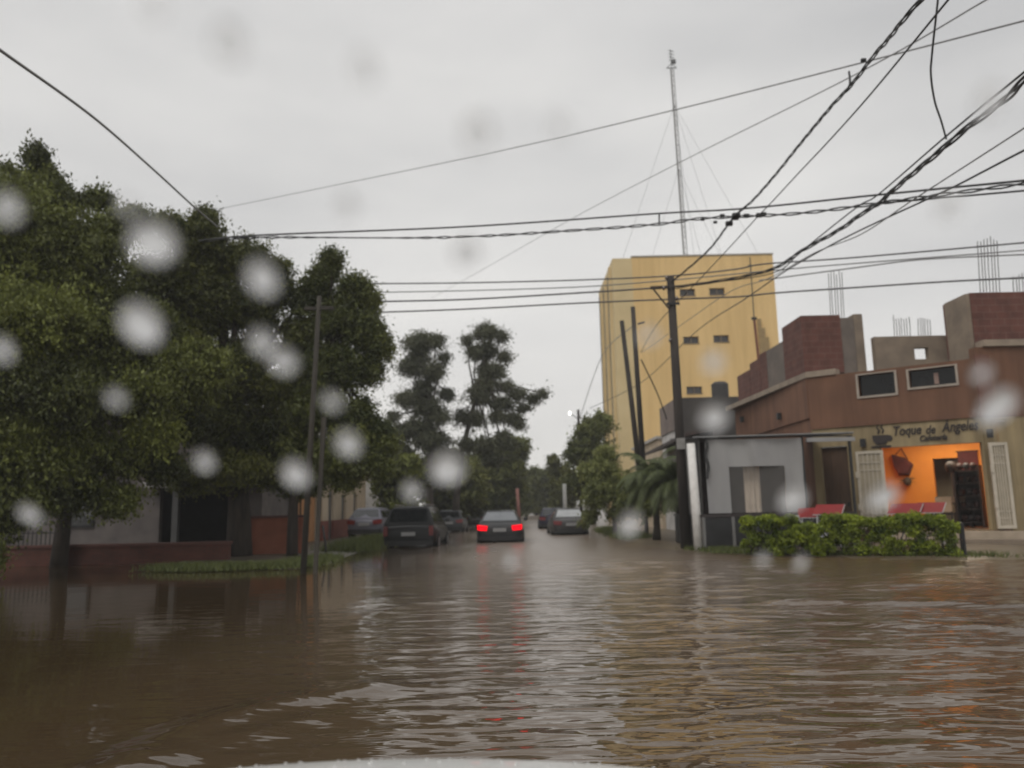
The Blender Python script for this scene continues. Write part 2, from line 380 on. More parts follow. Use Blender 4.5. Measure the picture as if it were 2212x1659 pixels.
def watermat():
    m = bpy.data.materials.new('flood_water'); m.use_nodes = True
    nt = m.node_tree; b = nt.nodes['Principled BSDF']
    b.inputs['Roughness'].default_value = 0.09; b.inputs['IOR'].default_value = 1.45
    tc = nt.nodes.new('ShaderNodeTexCoord')
    n0 = nt.nodes.new('ShaderNodeTexNoise'); n0.inputs['Scale'].default_value = 0.16; n0.inputs['Detail'].default_value = 4
    nt.links.new(tc.outputs['Object'], n0.inputs['Vector'])
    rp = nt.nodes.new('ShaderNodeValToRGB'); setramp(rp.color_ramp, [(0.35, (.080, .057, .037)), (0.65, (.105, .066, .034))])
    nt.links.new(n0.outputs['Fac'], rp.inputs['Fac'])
    tree_shade_mix = nt.nodes.new('ShaderNodeMix'); tree_shade_mix.data_type = 'RGBA'; tree_shade_mix.inputs[6].default_value = (.046, .030, .015, 1); pale = nt.nodes.new('ShaderNodeMix'); pale.data_type = 'RGBA'; nt.links.new(rp.outputs[0], pale.inputs[6]); pale.inputs[7].default_value = (.21, .168, .135, 1); nt.links.new(pale.outputs[2], tree_shade_mix.inputs[7]); nt.links.new(tree_shade_mix.outputs[2], b.inputs['Base Color'])  # still water by the trees coloured darker, standing in for their shade
    def layer(sc, stretch, det, rotz=0.0, dist=0.0):
        mp = nt.nodes.new('ShaderNodeMapping'); mp.inputs['Scale'].default_value = stretch; mp.inputs['Rotation'].default_value = (0, 0, rotz)
        nt.links.new(tc.outputs['Object'], mp.inputs['Vector'])
        n = nt.nodes.new('ShaderNodeTexNoise'); n.inputs['Scale'].default_value = sc; n.inputs['Detail'].default_value = det
        n.inputs['Distortion'].default_value = dist
        nt.links.new(mp.outputs[0], n.inputs['Vector']); return n.outputs['Fac']
    a = layer(1.55, (0.72, 2.0, 1), 1.6, R_(-8), 0.5); c = layer(5.5, (0.7, 1.6, 1), 1, R_(14), 0.2)
    # calmer sheltered water towards the tree side, broken up by a slow noise
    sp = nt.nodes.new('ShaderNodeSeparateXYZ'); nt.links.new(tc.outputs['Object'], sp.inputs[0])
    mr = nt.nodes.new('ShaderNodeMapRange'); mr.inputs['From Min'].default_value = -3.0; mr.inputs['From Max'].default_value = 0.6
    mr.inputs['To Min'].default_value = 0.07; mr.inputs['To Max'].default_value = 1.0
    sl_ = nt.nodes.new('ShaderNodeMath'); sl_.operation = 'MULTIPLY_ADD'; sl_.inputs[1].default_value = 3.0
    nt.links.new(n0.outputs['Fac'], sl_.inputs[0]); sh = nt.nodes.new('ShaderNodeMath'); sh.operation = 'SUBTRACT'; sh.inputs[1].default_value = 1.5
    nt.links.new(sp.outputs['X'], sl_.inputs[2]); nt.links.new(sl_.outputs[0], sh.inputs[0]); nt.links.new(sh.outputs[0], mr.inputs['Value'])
    ml = nt.nodes.new('ShaderNodeMapRange'); ml.inputs['From Min'].default_value = -4.4; ml.inputs['From Max'].default_value = -0.6; nt.links.new(sh.outputs[0], ml.inputs['Value']); nt.links.new(ml.outputs[0], tree_shade_mix.inputs[0])
    # churned street stretch coloured paler, also standing in for the sky's reflection
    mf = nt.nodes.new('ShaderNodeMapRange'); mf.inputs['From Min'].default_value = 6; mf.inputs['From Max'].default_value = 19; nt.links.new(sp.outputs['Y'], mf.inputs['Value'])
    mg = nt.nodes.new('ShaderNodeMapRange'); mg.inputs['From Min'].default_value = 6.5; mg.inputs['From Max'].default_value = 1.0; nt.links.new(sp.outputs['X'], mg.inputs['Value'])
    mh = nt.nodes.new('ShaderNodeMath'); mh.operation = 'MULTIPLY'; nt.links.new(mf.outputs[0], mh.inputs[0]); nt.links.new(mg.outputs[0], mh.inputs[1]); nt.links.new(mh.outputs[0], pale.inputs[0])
    s1 = nt.nodes.new('ShaderNodeMath'); s1.operation = 'MULTIPLY'; s1.inputs[1].default_value = 1.0; nt.links.new(a, s1.inputs[0])
    s2 = nt.nodes.new('ShaderNodeMath'); s2.operation = 'MULTIPLY_ADD'; s2.inputs[1].default_value = 0.2; nt.links.new(c, s2.inputs[0]); nt.links.new(s1.outputs[0], s2.inputs[2])
    s3 = nt.nodes.new('ShaderNodeMath'); s3.operation = 'MULTIPLY'; nt.links.new(s2.outputs[0], s3.inputs[0]); nt.links.new(mr.outputs[0], s3.inputs[1])
    fr = nt.nodes.new('ShaderNodeMapRange'); fr.inputs['From Min'].default_value = 9; fr.inputs['From Max'].default_value = 26
    fr.inputs['To Min'].default_value = 1.0; fr.inputs['To Max'].default_value = 0.65; nt.links.new(sp.outputs['Y'], fr.inputs['Value'])
    rg = nt.nodes.new('ShaderNodeMapRange'); rg.inputs['From Min'].default_value = 6; rg.inputs['From Max'].default_value = 22; rg.inputs['To Min'].default_value = .05; rg.inputs['To Max'].default_value = .30; nt.links.new(sp.outputs['Y'], rg.inputs['Value'])
    rm = nt.nodes.new('ShaderNodeMath'); rm.operation = 'MULTIPLY_ADD'; rm.use_clamp = True; rm.inputs[2].default_value = 0.0; nt.links.new(rg.outputs[0], rm.inputs[0]); nt.links.new(ml.outputs[0], rm.inputs[1]); ra = nt.nodes.new('ShaderNodeMath'); ra.operation = 'MAXIMUM'; ra.inputs[1].default_value = .05; nt.links.new(rm.outputs[0], ra.inputs[0]); nt.links.new(ra.outputs[0], b.inputs['Roughness'])
    s4 = nt.nodes.new('ShaderNodeMath'); s4.operation = 'MULTIPLY'; nt.links.new(s3.outputs[0], s4.inputs[0]); nt.links.new(fr.outputs[0], s4.inputs[1]); s3 = s4
    bp = nt.nodes.new('ShaderNodeBump'); bp.inputs['Strength'].default_value = 1.0; bp.inputs['Distance'].default_value = 0.072
    nt.links.new(s3.outputs[0], bp.inputs['Height']); nt.links.new(bp.outputs['Normal'], b.inputs['Normal'])
    return m

# water sheet: fine near the car, with the ridges the traffic pushes up
xs = np.concatenate([np.linspace(-140, -16, 40)[:-1], np.linspace(-16, 20, 420), np.linspace(20, 140, 40)[1:]])
ys = np.concatenate([np.linspace(-60, 2.5, 30)[:-1], np.linspace(2.5, 26, 340), np.linspace(26, 220, 90)[1:]])
X, Y = np.meshgrid(xs, ys); Zw = np.zeros_like(X)
def ridge(pts, h, w):
    """raise a wave crest along a polyline"""
    global Zw
    best = np.full(X.shape, 1e9)
    for p, q in zip(pts, pts[1:]):
        ax, ay = p[0], p[1]; dx, dy = q[0]-ax, q[1]-ay; L2 = dx*dx+dy*dy
        t = np.clip(((X-ax)*dx+(Y-ay)*dy)/L2, 0, 1)
        best = np.minimum(best, np.hypot(X-ax-t*dx, Y-ay-t*dy))
    Zw += h*np.exp(-(best/w)**2)
def pxl(*p): return [gz(a, b) for a, b in p]
ridge(pxl((200, 1690), (330, 1618), (430, 1575), (560, 1535), (700, 1506), (800, 1490)), 0.050, 0.23)
ridge(pxl((300, 1670), (420, 1622), (540, 1590), (660, 1560)), 0.026, 0.18)
ridge(pxl((1690, 1302), (1850, 1304), (2000, 1306), (2260, 1312)), 0.05, 0.16)
ridge(pxl((1560, 1268), (1750, 1262), (1900, 1266), (2080, 1262)), 0.035, 0.2)
ridge(pxl((1900, 1352), (2080, 1356), (2230, 1366)), 0.04, 0.14)
ridge(pxl((1830, 1408), (2020, 1405), (2240, 1402)), 0.03, 0.13)
ridge(pxl((1000, 1176), (1030, 1186), (1080, 1190), (1135, 1186), (1160, 1174)), 0.05, 0.25)
ridge(pxl((815, 1180), (850, 1190), (920, 1190), (965, 1178)), 0.035, 0.25)
ridge(pxl((760, 1355), (800, 1330), (900, 1305), (1000, 1297)), 0.02, 0.16)
PATCH = 0.55+0.45*np.sin(X*.9+1.3*np.sin(Y*.55))*np.sin(Y*.7+.8*np.sin(X*.6+1))
for k in range(22):
    th = RNG.normal(math.pi/2+0.15, 0.35); lam = RNG.uniform(0.38, 1.0); ph = RNG.uniform(0, 6.28)
    amp = 0.0055*lam*(0.5+RNG.random())
    Zw += amp*PATCH*np.clip((X+1.8)/4.5, 0.03, 1)*np.sin((X*math.cos(th)+Y*math.sin(th))*6.283/lam+ph)*np.clip((30-Y)/12, 0, 1)
V = np.stack([X, Y, Zw], -1).reshape(-1, 3); nx_, ny_ = len(xs), len(ys)
idx = np.arange(nx_*ny_).reshape(ny_, nx_)
Q = np.stack([idx[:-1, :-1], idx[:-1, 1:], idx[1:, 1:], idx[1:, :-1]], -1).reshape(-1, 4)
me = bpy.data.meshes.new('water'); me.vertices.add(len(V)); me.vertices.foreach_set('co', V.astype(np.float32).ravel())
me.loops.add(Q.size); me.loops.foreach_set('vertex_index', Q.astype(np.int32).ravel())
me.polygons.add(len(Q)); me.polygons.foreach_set('loop_start', np.arange(0, Q.size, 4, dtype=np.int32))
me.polygons.foreach_set('use_smooth', np.ones(len(Q), dtype=bool))
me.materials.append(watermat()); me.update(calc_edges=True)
wo = bpy.data.objects.new('water', me); COL.objects.link(wo); tag(wo, kind='structure')

PAVE = pmat('wet_pavement', (0.16, 0.125, 0.085), (0.09, 0.068, 0.045), rough=0.35, scale=0.9, bump=0.2)
DIRT = pmat('wet_dirt', (0.075, 0.058, 0.034), (0.045, 0.036, 0.022), rough=0.5, scale=1.2, bump=0.5)
def slab(name, edge, inner, mat, ztop=0.07):
    """raised block whose street edge dips below the water with an uneven line"""
    pts = []
    for p, q in zip(edge, edge[1:]):
        p, q = Vector(p), Vector(q); n = max(1, int((q-p).length/0.8))
        for k in range(n): pts.append(p.lerp(q, k/n))
    pts.append(Vector(edge[-1]))
    mb = MB(); c = Vector((sum(i[0] for i in inner)/len(inner), sum(i[1] for i in inner)/len(inner)))
    rings = [[], [], [], []]
    for p in pts:
        d = (c-p).normalized(); w = random.uniform(-.12, .12)
        for k, (s, z) in enumerate(((-0.15, -0.2), (0.0, -0.012), (0.55, 0.035), (1.6, ztop))):
            q = p + d*(s+w); rings[k].append((q.x, q.y, z+(random.uniform(-.008, .008) if k == 2 else 0)))
    mb.loft(rings, close=False, caps=False)
    mb.f.append(tuple(len(mb.v)-len(pts)+i for i in range(len(pts))) + tuple(range(len(mb.v), len(mb.v)+len(inner))))
    mb.v += [(x, y, ztop) for x, y in inner]
    return tag(mb.build(name, mat, smooth=False), kind='structure')
def xk(y, x0): return x0 + 0.02*(y-25)      # the street runs slightly to the right
slab('pavement', [(xk(150, 4.2), 150), (xk(60, 4.1), 60), (4.35, 38), (4.3, 30), (4.6, 26.5), (5.0, 24.3), (6.0, 22.2), (7.5, 20.6), (9.5, 18.9), (11.5, 18.2), (16, 18.0), (60, 18.0)], [(60, 150)], PAVE)
slab('verge', [(-60, 23.9), (-14, 23.7), (-9.6, 22.9), (-8.4, 20.6), (-5.4, 19.9), (-5.0, 21.5), (-5.3, 27), (-5.15, 32), (xk(60, -5.2), 60), (xk(150, -5.2), 150)], [(-60, 150)], DIRT)

# ================================================================== THE CAR THE PHOTO IS TAKEN FROM
WHITE = pmat('white_car_paint', (0.80, 0.80, 0.78), (0.70, 0.70, 0.68), rough=0.25, scale=30, coat=0.6, lo=.3, hi=.5)
CARX = -0.17
mycar = empty('car', (CARX, 1.6, 0.0))
tag(mycar, 'white wet car bonnet along the bottom edge, seen from behind its windscreen', 'car')
def hood_z(x, y):
    t = (y-1.15)/0.75
    z = 0.985-0.105*t if y <= 1.9 else 0.88-0.14*(y-1.9)-0.9*(y-1.9)**2
    return z - 0.09*(x+.13)**2 - 0.12*max(0, abs(x)-0.62)
mb = MB(); rings = []
for yy in np.linspace(1.15, 2.3, 24):
    rings.append([(CARX+x, yy, hood_z(x, yy)) for x in np.linspace(-.78, .78, 33)])
mb.loft(rings, close=False, caps=False)
mb.build('bonnet', WHITE, mycar, smooth=True)
mb = MB()
fr = rings[-1]
mb.loft([[(p[0], p[1]+0.003, p[2]-0.004) for p in fr], [(p[0], p[1]+.06, .55) for p in fr], [(p[0], p[1]+.04, .2) for p in fr], [(p[0], p[1]-.1, .05) for p in fr]], close=False, caps=False)
mb.build('front_bumper', WHITE, mycar, smooth=True)
for s in (-1, 1):
    mb = MB()
    a = [(CARX+s*.785, y, hood_z(.78, y)-.003) for y in np.linspace(1.15, 2.3, 12)]
    mb.loft([a, [(x+s*.07, y, z-.09) for x, y, z in a], [(x+s*.09, y, .45) for x, y, z in a], [(x+s*.07, y, .05) for x, y, z in a]], close=False, caps=False)
    mb.build('fender', WHITE, mycar, smooth=True)
    mb = MB(); p0 = Vector((CARX+s*.05, 1.135, 1.005)); p1 = Vector((CARX+s*.05-.62, 1.115, 1.025))
    mb.bar(p0, p1, .014); mb.ball(p0, .02)
    mb.build('wiper', pmat('wiper_black', (.02, .02, .02), rough=.5), mycar)
clear = bpy.data.materials.new('clear_windscreen'); clear.use_nodes = True
nt = clear.node_tree; nt.nodes.remove(nt.nodes['Principled BSDF']); tb = nt.nodes.new('ShaderNodeBsdfTransparent')
tb.inputs['Color'].default_value = (1, 1, 1, 1); nt.links.new(tb.outputs[0], nt.nodes['Material Output'].inputs['Surface'])
WSL = 0.70
def wz(y): return 1.45+(0.5-y)*WSL
mb = MB()
mb.quad((CARX-.72, 1.13, wz(1.13)), (CARX+.72, 1.13, wz(1.13)), (CARX+.6, -0.02, wz(-.02)), (CARX-.6, -0.02, wz(-.02)))
mb.build('windscreen', clear, mycar)
WN = Vector((0, WSL, 1)).normalized(); WT = Vector((0, 1, -WSL)).normalized(); WX = Vector((1, 0, 0))
# small beads on the bonnet
mb = MB()
for _ in range(260):
    x = random.uniform(-.74, .74); y = random.uniform(1.3, 2.05); r = random.uniform(.002, .0055)
    mb.ball((CARX+x, y, hood_z(x, y)+r*.2), (r, r, r*.55), 8, 5)
WATERGLASS = bpy.data.materials.new('water_drop'); WATERGLASS.use_nodes = True
nt = WATERGLASS.node_tree; nt.nodes.remove(nt.nodes['Principled BSDF']); gb = nt.nodes.new('ShaderNodeBsdfGlass')
gb.inputs['IOR'].default_value = 1.33; gb.inputs['Roughness'].default_value = 0.06
tl = nt.nodes.new('ShaderNodeBsdfTranslucent'); tl.inputs['Color'].default_value = (.97, .97, .97, 1); ms = nt.nodes.new('ShaderNodeMixShader'); ms.inputs[0].default_value = .35
nt.links.new(gb.outputs[0], ms.inputs[1]); nt.links.new(tl.outputs[0], ms.inputs[2]); nt.links.new(ms.outputs[0], nt.nodes['Material Output'].inputs['Surface'])
o = mb.build('water_bead', WATERGLASS, mycar, smooth=True); o['kind'] = 'stuff'

def drop(px, py, dpx, label, ex=1.0, rot=0.0):
    r_ = ray(px, py); p0 = Vector((0, 0.5, 1.45)); t = (p0-CAMPOS).dot(WN)/r_.dot(WN); c = CAMPOS + r_*t + WN*0.0015
    dist = t
    blur = APERTURE*(1/dist-1/FOCUS)*F
    d = max(20, dpx*.95-0.42*blur)
    r = 0.5*d*dist/F
    mb = MB(); rings = []
    n, m_ = 20, 7
    e1 = (WX*math.cos(rot)+WT*math.sin(rot)); e2 = (WT*math.cos(rot)-WX*math.sin(rot))
    wob = [1+0.10*math.sin(2*math.pi*j/n+px)+0.06*math.sin(4*math.pi*j/n+py) for j in range(n)]
    for k in range(m_):
        a = (math.pi/2)*k/m_
        rings.append([c + (e1*math.cos(2*math.pi*j/n)*ex + e2*math.sin(2*math.pi*j/n)*1.3)*(r*math.cos(a)*wob[j]) + WN*(r*0.72*math.sin(a)) - WT*(r*0.5*math.sin(a)) for j in range(n)])
    mb.loft(rings)
    o = mb.build('raindrop', WATERGLASS, None, smooth=True, origin=c)
    tag(o, label, 'raindrop', 'raindrops on the windscreen')
DROPS = [
 (330, 537, 108, 'biggest white raindrop, wide blot before the tall dark tree crown', 1.25),
 (305, 715, 108, 'round white raindrop below the widest one, before dark foliage', 1.1),
 (565, 607, 92, 'white raindrop before the gap between the two left tree crowns', 1.0),
 (12, 455, 84, 'pale raindrop at the left edge, upper of the two there', 1.0),
 (4, 765, 70, 'pale raindrop cut by the left edge, lower of the two there', 1.0),
 (565, 745, 74, 'grey raindrop touching another, upper left of the pair', 1.0),
 (610, 787, 76, 'grey raindrop touching another, lower right of the pair', 1.0),
 (440, 1003, 62, 'small grey raindrop before the carport slab under the trees', 1.0),
 (637, 1035, 80, 'white raindrop beside the thin leaning street pole', 1.0),
 (753, 965, 74, 'white raindrop right of the leaning pole, before leaves', 1.0),
 (716, 873, 58, 'faint raindrop before the narrow tree right of the pole', 1.0),
 (963, 1022, 88, 'white raindrop before the dark trees above the street', 1.15),
 (888, 1068, 58, 'pale raindrop just above the roof of the dark off-roader', 1.0),
 (250, 868, 58, 'faint grey raindrop deep in the shade of the corner tree', 1.0),
 (62, 1118, 60, 'faint grey raindrop before the shaded garden wall', 1.0),
 (1363, 1140, 74, 'white upright raindrop before the pavement left of the palm', 0.8),
 (1542, 912, 76, 'white raindrop before the stained grey house front', 1.0),
 (1544, 788, 64, 'soft raindrop before the yellow tower wall, by its lowest vent', 1.0),
 (1402, 730, 58, 'faint raindrop before the yellow tower, near the paler strip', 1.0),
 (1712, 1088, 74, 'pale raindrop before the lower right of the grey tarpaulin', 1.0),
 (1906, 1084, 78, 'pale raindrop before the red tables at the shop opening', 1.0),
 (2160, 890, 100, 'big white raindrop over the right end of the shop lettering', 1.0),
 (2124, 812, 58, 'faint brownish raindrop on the brown upper wall', 1.0),
 (1733, 1222, 50, 'faint raindrop before the water under the hedge', 0.8),
 (1648, 1215, 44, 'faintest raindrop before the water at the hedge corner', 1.0),
 (490, 97, 106, 'darkest grey raindrop high in the left sky', 1.0),
 (785, 150, 88, 'grey raindrop in the upper sky, right of the darkest one', 1.0),
 (1035, 297, 98, 'grey raindrop in the middle sky, crossed by a thin wire', 1.0),
 (748, 450, 72, 'faint grey raindrop in the sky above the narrow tree', 1.0),
 (1010, 555, 80, 'grey raindrop in the sky under the bundled cables', 1.1),
 (330, 22, 84, 'faint grey raindrop at the top edge of the sky', 1.0),
 (2140, 232, 92, 'dim raindrop in the right sky beside the thick cables', 1.0),
 (2050, 455, 74, 'dim raindrop in the right sky just under the crossing cables', 1.0),
 (1210, 282, 70, 'very faint raindrop in the sky left of the antenna', 1.0),
 (1105, 1218, 50, 'bright raindrop before the water behind the red tail lights', 0.8),
 (272, 450, 60, 'pale raindrop at the outline of the left tree crowns', 1.0),
]
for d in DROPS: drop(d[0], d[1], d[2], d[3], d[4], rot=random.uniform(-.3, .3))

# ================================================================== TREES, LEFT
Ts = [
 dict(name='tree', base=(-13.1, 23.0, 0), trunk=[(-13.0, 23, 1.4), (-12.9, 22.8, 3.0), (-12.6, 22.4, 5.0)], r0=.2, leaf='olive',
  label='large drooping olive tree at the left edge, over the shaded garden wall',
  lobes=[L3(20, 500, 20, 1.90, 1.68), L3(-90, 520, 20, 2.24, 2.24), L3(165, 545, 20.5, 1.68, 1.46), L3(82, 345, 21, 0.28, 0.84), L3(100, 390, 21, 0.50, 0.50), L3(-15, 385, 21, 1.01, 0.50), L3(35, 390, 21, 0.45, 0.35), L3(120, 430, 21, 0.90, 0.60), L3(70, 690, 19, 1.79, 1.23), L3(250, 700, 20.5, 1.46, 1.12), L3(-30, 690, 19.5, 1.34, 1.01),
         L3(-70, 860, 18.5, 1.68, 1.34), L3(130, 850, 19, 1.57, 0.90), L3(310, 850, 20, 1.34, 0.90), L3(420, 790, 20.5, 1.12, 0.90), L3(-60, 1060, 18, 0.90, 1.23), L3(30, 960, 18.6, 1.23, 0.90), L3(220, 980, 20, 1.34, 0.70), L3(110, 1010, 19, 1.01, 0.50), L3(295, 470, 21, 0.60, 0.55), L3(215, 430, 21.5, 0.45, 0.40), L3(245, 490, 21, 0.70, 0.60), L3(330, 930, 20, .8, .6), L3(190, 640, 20.5, 1.3, .9), L3(80, 600, 20, 1.4, 1.0), L3(330, 700, 21, .9, .9), L3(0, 790, 19, 1.3, .9), L3(200, 790, 20, 1.3, .8), L3(380, 900, 21, .9, .6), L3(150, 960, 19.5, 1.2, .7), L3(150, 1050, 19.5, 1.1, .6), L3(255, 1075, 20, .7, .5), L3(10, 1090, 18.2, .9, .7), L3(345, 1000, 20.5, .8, .5), L3(-40, 1190, 17.6, .5, .6), L3(70, 1070, 19, .9, .5)], droop=.9),
 dict(name='tree', base=(-8.7, 25.3, 0), trunk=[(-8.75, 25.3, 1.5), (-8.8, 25.2, 3.2), (-9.0, 25.0, 5.5)], r0=.34, leaf='dark',
  label='broad dark green tree with the thickest trunk, behind the low red wall',
  lobes=[L3(430, 510, 24, 1.01, 0.84), L3(365, 485, 24, 0.60, 0.50), L3(440, 470, 24, 0.50, 0.40), L3(520, 560, 24.5, 1.12, 0.84), L3(350, 610, 24, 1.46, 1.23), L3(470, 650, 24.5, 1.68, 1.01), L3(590, 625, 25, 0.90, 0.84), L3(555, 690, 25, 0.90, 0.60), L3(370, 760, 24, 1.46, 1.01), L3(480, 800, 24, 1.34, 1.01), L3(590, 840, 25, 1.23, 0.90), L3(430, 900, 24, 1.57, 1.01), L3(540, 930, 25, 1.57, 0.90), L3(500, 1000, 24.5, 1.57, 0.70), L3(590, 1020, 25, 1.12, 0.50), L3(420, 1030, 24.5, 1.01, 0.50), L3(630, 760, 25.5, .5, .8), L3(430, 580, 24.5, 1.2, .8), L3(540, 760, 25, 1.0, .8), L3(420, 700, 24.5, 1.2, .8), L3(310, 830, 24, 1.1, .9), L3(655, 650, 25, .6, .6), L3(650, 720, 25, .8, .7), L3(660, 820, 25, .9, .8), L3(640, 900, 25, .8, .6), L3(600, 580, 25, .5, .4), L3(470, 880, 25, 1.2, .8), L3(610, 930, 25.5, .8, .7)], droop=.5),
 dict(name='tree', base=(-6.9, 24.8, 0), trunk=[(-6.9, 24.8, 1.6), (-6.7, 24.8, 3.2), (-6.2, 24.9, 5.5), (-5.8, 25, 7.6)], r0=.15, leaf='mid',
  label='narrow upright green tree standing behind the thin leaning street pole',
  lobes=[L3(716, 560, 25, .45, .5), L3(700, 590, 25, .5, .4), L3(690, 620, 25, .6, .8), L3(765, 625, 25, .75, .6), L3(735, 690, 25, 1.2, 1.0), L3(800, 650, 25.2, .45, .5), L3(800, 730, 25, .75, .8), L3(720, 790, 24.8, 1.3, 1.0), L3(790, 800, 25, .7, .6), L3(690, 880, 24.6, 1.2, .9), L3(770, 900, 24.8, .9, .8), L3(815, 930, 24.8, .6, .5), L3(720, 990, 24.5, 1.2, .7), L3(790, 985, 24.6, .8, .55), L3(640, 960, 25, .9, .8), L3(650, 1050, 25, .9, .35), L3(740, 1040, 24.8, .7, .3), L3(822, 750, 25.2, .5, .6), L3(835, 960, 24.8, .5, .4), L3(820, 1010, 24.6, .6, .4), L3(775, 700, 25, .9, .7), L3(760, 950, 24.6, 1.0, .7)], droop=.3),
]
for t in Ts: tree(group='street trees on the left corner', **t)
tree('eucalyptus', (-4.9, 46, 0), [(-4.9, 46, 3), (-4.8, 46, 6), (-4.9, 46, 9.5)], .2,
 [L3(910, 735, 46, 1.3, .7), L3(890, 790, 46, 1.2, .8), L3(935, 800, 46, .9, .8), L3(945, 735, 46, .6, .5), L3(880, 860, 46, 1.1, .6), L3(925, 880, 46, 1.3, .7), L3(870, 930, 46, 1.2, .7), L3(930, 950, 46, 1.5, .9), L3(905, 760, 46, .9, .9), L3(950, 900, 46, .8, .6), L3(975, 985, 46, .9, .6), L3(860, 970, 46, 1.0, .6), L3(910, 920, 46, 1.2, .8), L3(915, 840, 46, .9, .9), L3(850, 900, 46, .5, .4), L3(960, 770, 46, .4, .4), L3(885, 1010, 46, 1.5, .8), L3(965, 850, 46, .5, .5), L3(940, 1030, 46, 1.2, .6)],
 'tall sparse grey-green tree at the left of the street, flat-topped', leaf='grey', per=46, m=40, cr=.62, L=.2, W=.06, droop=.8, bark=BARKP)
tree('eucalyptus', (-3.6, 48, 0), [(-3.5, 48, 2), (-3.2, 48, 4.5), (-2.4, 48, 7.5), (-1.7, 48, 10.5)], .2,
 [L3(1050, 715, 48, 1.1, .7), L3(1085, 725, 48, .5, .5), L3(1030, 760, 48, .9, .6), L3(1060, 800, 48, 1.2, .7), L3(1035, 850, 48, 1.0, .7), L3(1085, 870, 48, 1.0, .6), L3(1120, 850, 48, .8, .35), L3(1155, 860, 48, .7, .35), L3(1172, 850, 48, .35, .3), L3(1110, 905, 48, .8, .4), L3(1000, 900, 48, .8, .6), L3(1125, 920, 48, .3, .25), L3(1055, 755, 48, .8, .7), L3(1085, 945, 48, .8, .5), L3(1030, 905, 48, .7, .6), L3(1100, 960, 48, .6, .5), L3(1065, 990, 48, 1.0, .5), L3(1130, 880, 48, .6, .3), L3(1010, 735, 48, .4, .4), L3(1090, 770, 48, .5, .5), L3(1050, 830, 48, 1.0, .6), L3(1095, 835, 48, .5, .4), L3(1075, 900, 48, .9, .4), L3(1010, 960, 48, .8, .6), L3(1050, 960, 48, 1.2, .7)],
 'tall leaning eucalyptus with a loose airy crown reaching right over the street', leaf='grey', per=46, m=40, cr=.62, L=.2, W=.06, droop=.8, bark=BARKP)
FAR = [(865, 1025, 40, 1.3, .95, 'olive', 'bushy olive tree just above and behind the dark off-roader'), (835, 1010, 56, 2.2, 1.6, 'dark', 'dark round tree beyond the pale car on the left verge'),
 (985, 1030, 58, 2.6, 2.0, 'dark', 'dark spreading tree under the leaning eucalyptus'), (1070, 1010, 66, 2.6, 2.4, 'mid', 'green street tree beyond the car with red lights'),
 (1100, 1000, 80, 1.8, 2.6, 'mid', 'tall green tree farther along the left kerb, beside the sky gap'), (1135, 1050, 100, 2.6, 2.4, 'olive', 'distant olive tree at the end of the street'),
 (1185, 1050, 95, 2.2, 2.0, 'dark', 'distant pointed dark tree at the right of the street end'), (1030, 1050, 76, 2.6, 1.8, 'dark', 'low dark tree between two greener street trees on the left'),
 (1160, 1060, 120, 3.5, 2.0, 'grey', 'farthest hazy tree closing the street'), (1215, 1040, 75, 1.6, 2.0, 'dark', 'dark tree left of the rounded one on the right side')]
for px, py, y, rx, rz, lf, lab in FAR:
    c = at(px, py, y); lobes = [((c.x, c.y, c.z), (rx, rx, rz))]
    lobes.append(((c.x, c.y, c.z*.45), (rx*.95, rx*.7, c.z*.42)))
    for _ in range(6):
        a = random.uniform(0, 6.28); lobes.append(((c.x+math.cos(a)*rx*.75, c.y+math.sin(a)*rx*.6, c.z+random.uniform(-.8, .95)*rz), (rx*.5, rx*.5, rz*.42)))
    tree('street_tree', (c.x, c.y, 0), [(c.x, c.y, c.z*.4), (c.x+.1, c.y, c.z*.8)], .16, lobes, lab, leaf=lf, per=40, m=32, cr=.5, L=.3, W=.13, group='trees along the far street', limbs=y < 90)
c = at(1275, 960, 55)
tree('street_tree', (c.x, 55, 0), [(c.x, 55, 2), (c.x, 55, 4.4)], .2, [L3(1275, 930, 55, 1.4, 1.3), L3(1300, 915, 55, 1.0, 1.0), L3(1250, 980, 55, 1.3, 1.3), L3(1300, 990, 55, 1.3, 1.5), L3(1270, 1040, 55, 1.5, 1.0), L3(1240, 1045, 55, 1.2, .9)],
 'rounded dark tree in front of the left edge of the yellow tower', leaf='mid', per=46, m=34, cr=.45, L=.26, W=.11, group='trees along the far street')
tree('shrub', (4.5, 36, 0), [(4.5, 36, 1.0), (4.5, 36, 2.0)], .09, limbs=False, lobes= [L3(1300, 1010, 36, .9, .8), L3(1283, 1070, 36, .7, .9), L3(1325, 1040, 36, .9, .9), L3(1350, 1070, 35.5, .7, .8), L3(1305, 975, 36, .6, .45), L3(1275, 1115, 36, .5, .5), L3(1335, 1110, 36, .7, .5), L3(1365, 1040, 35.5, .6, .6), L3(1265, 1020, 36.5, .5, .6), L3(1300, 1060, 35.5, .9, .9)],
 label='feathery light green shrub tree left of the palms on the right pavement', leaf='light', per=60, m=44, cr=.3, L=.16, W=.055, droop=.6, cat='shrub')

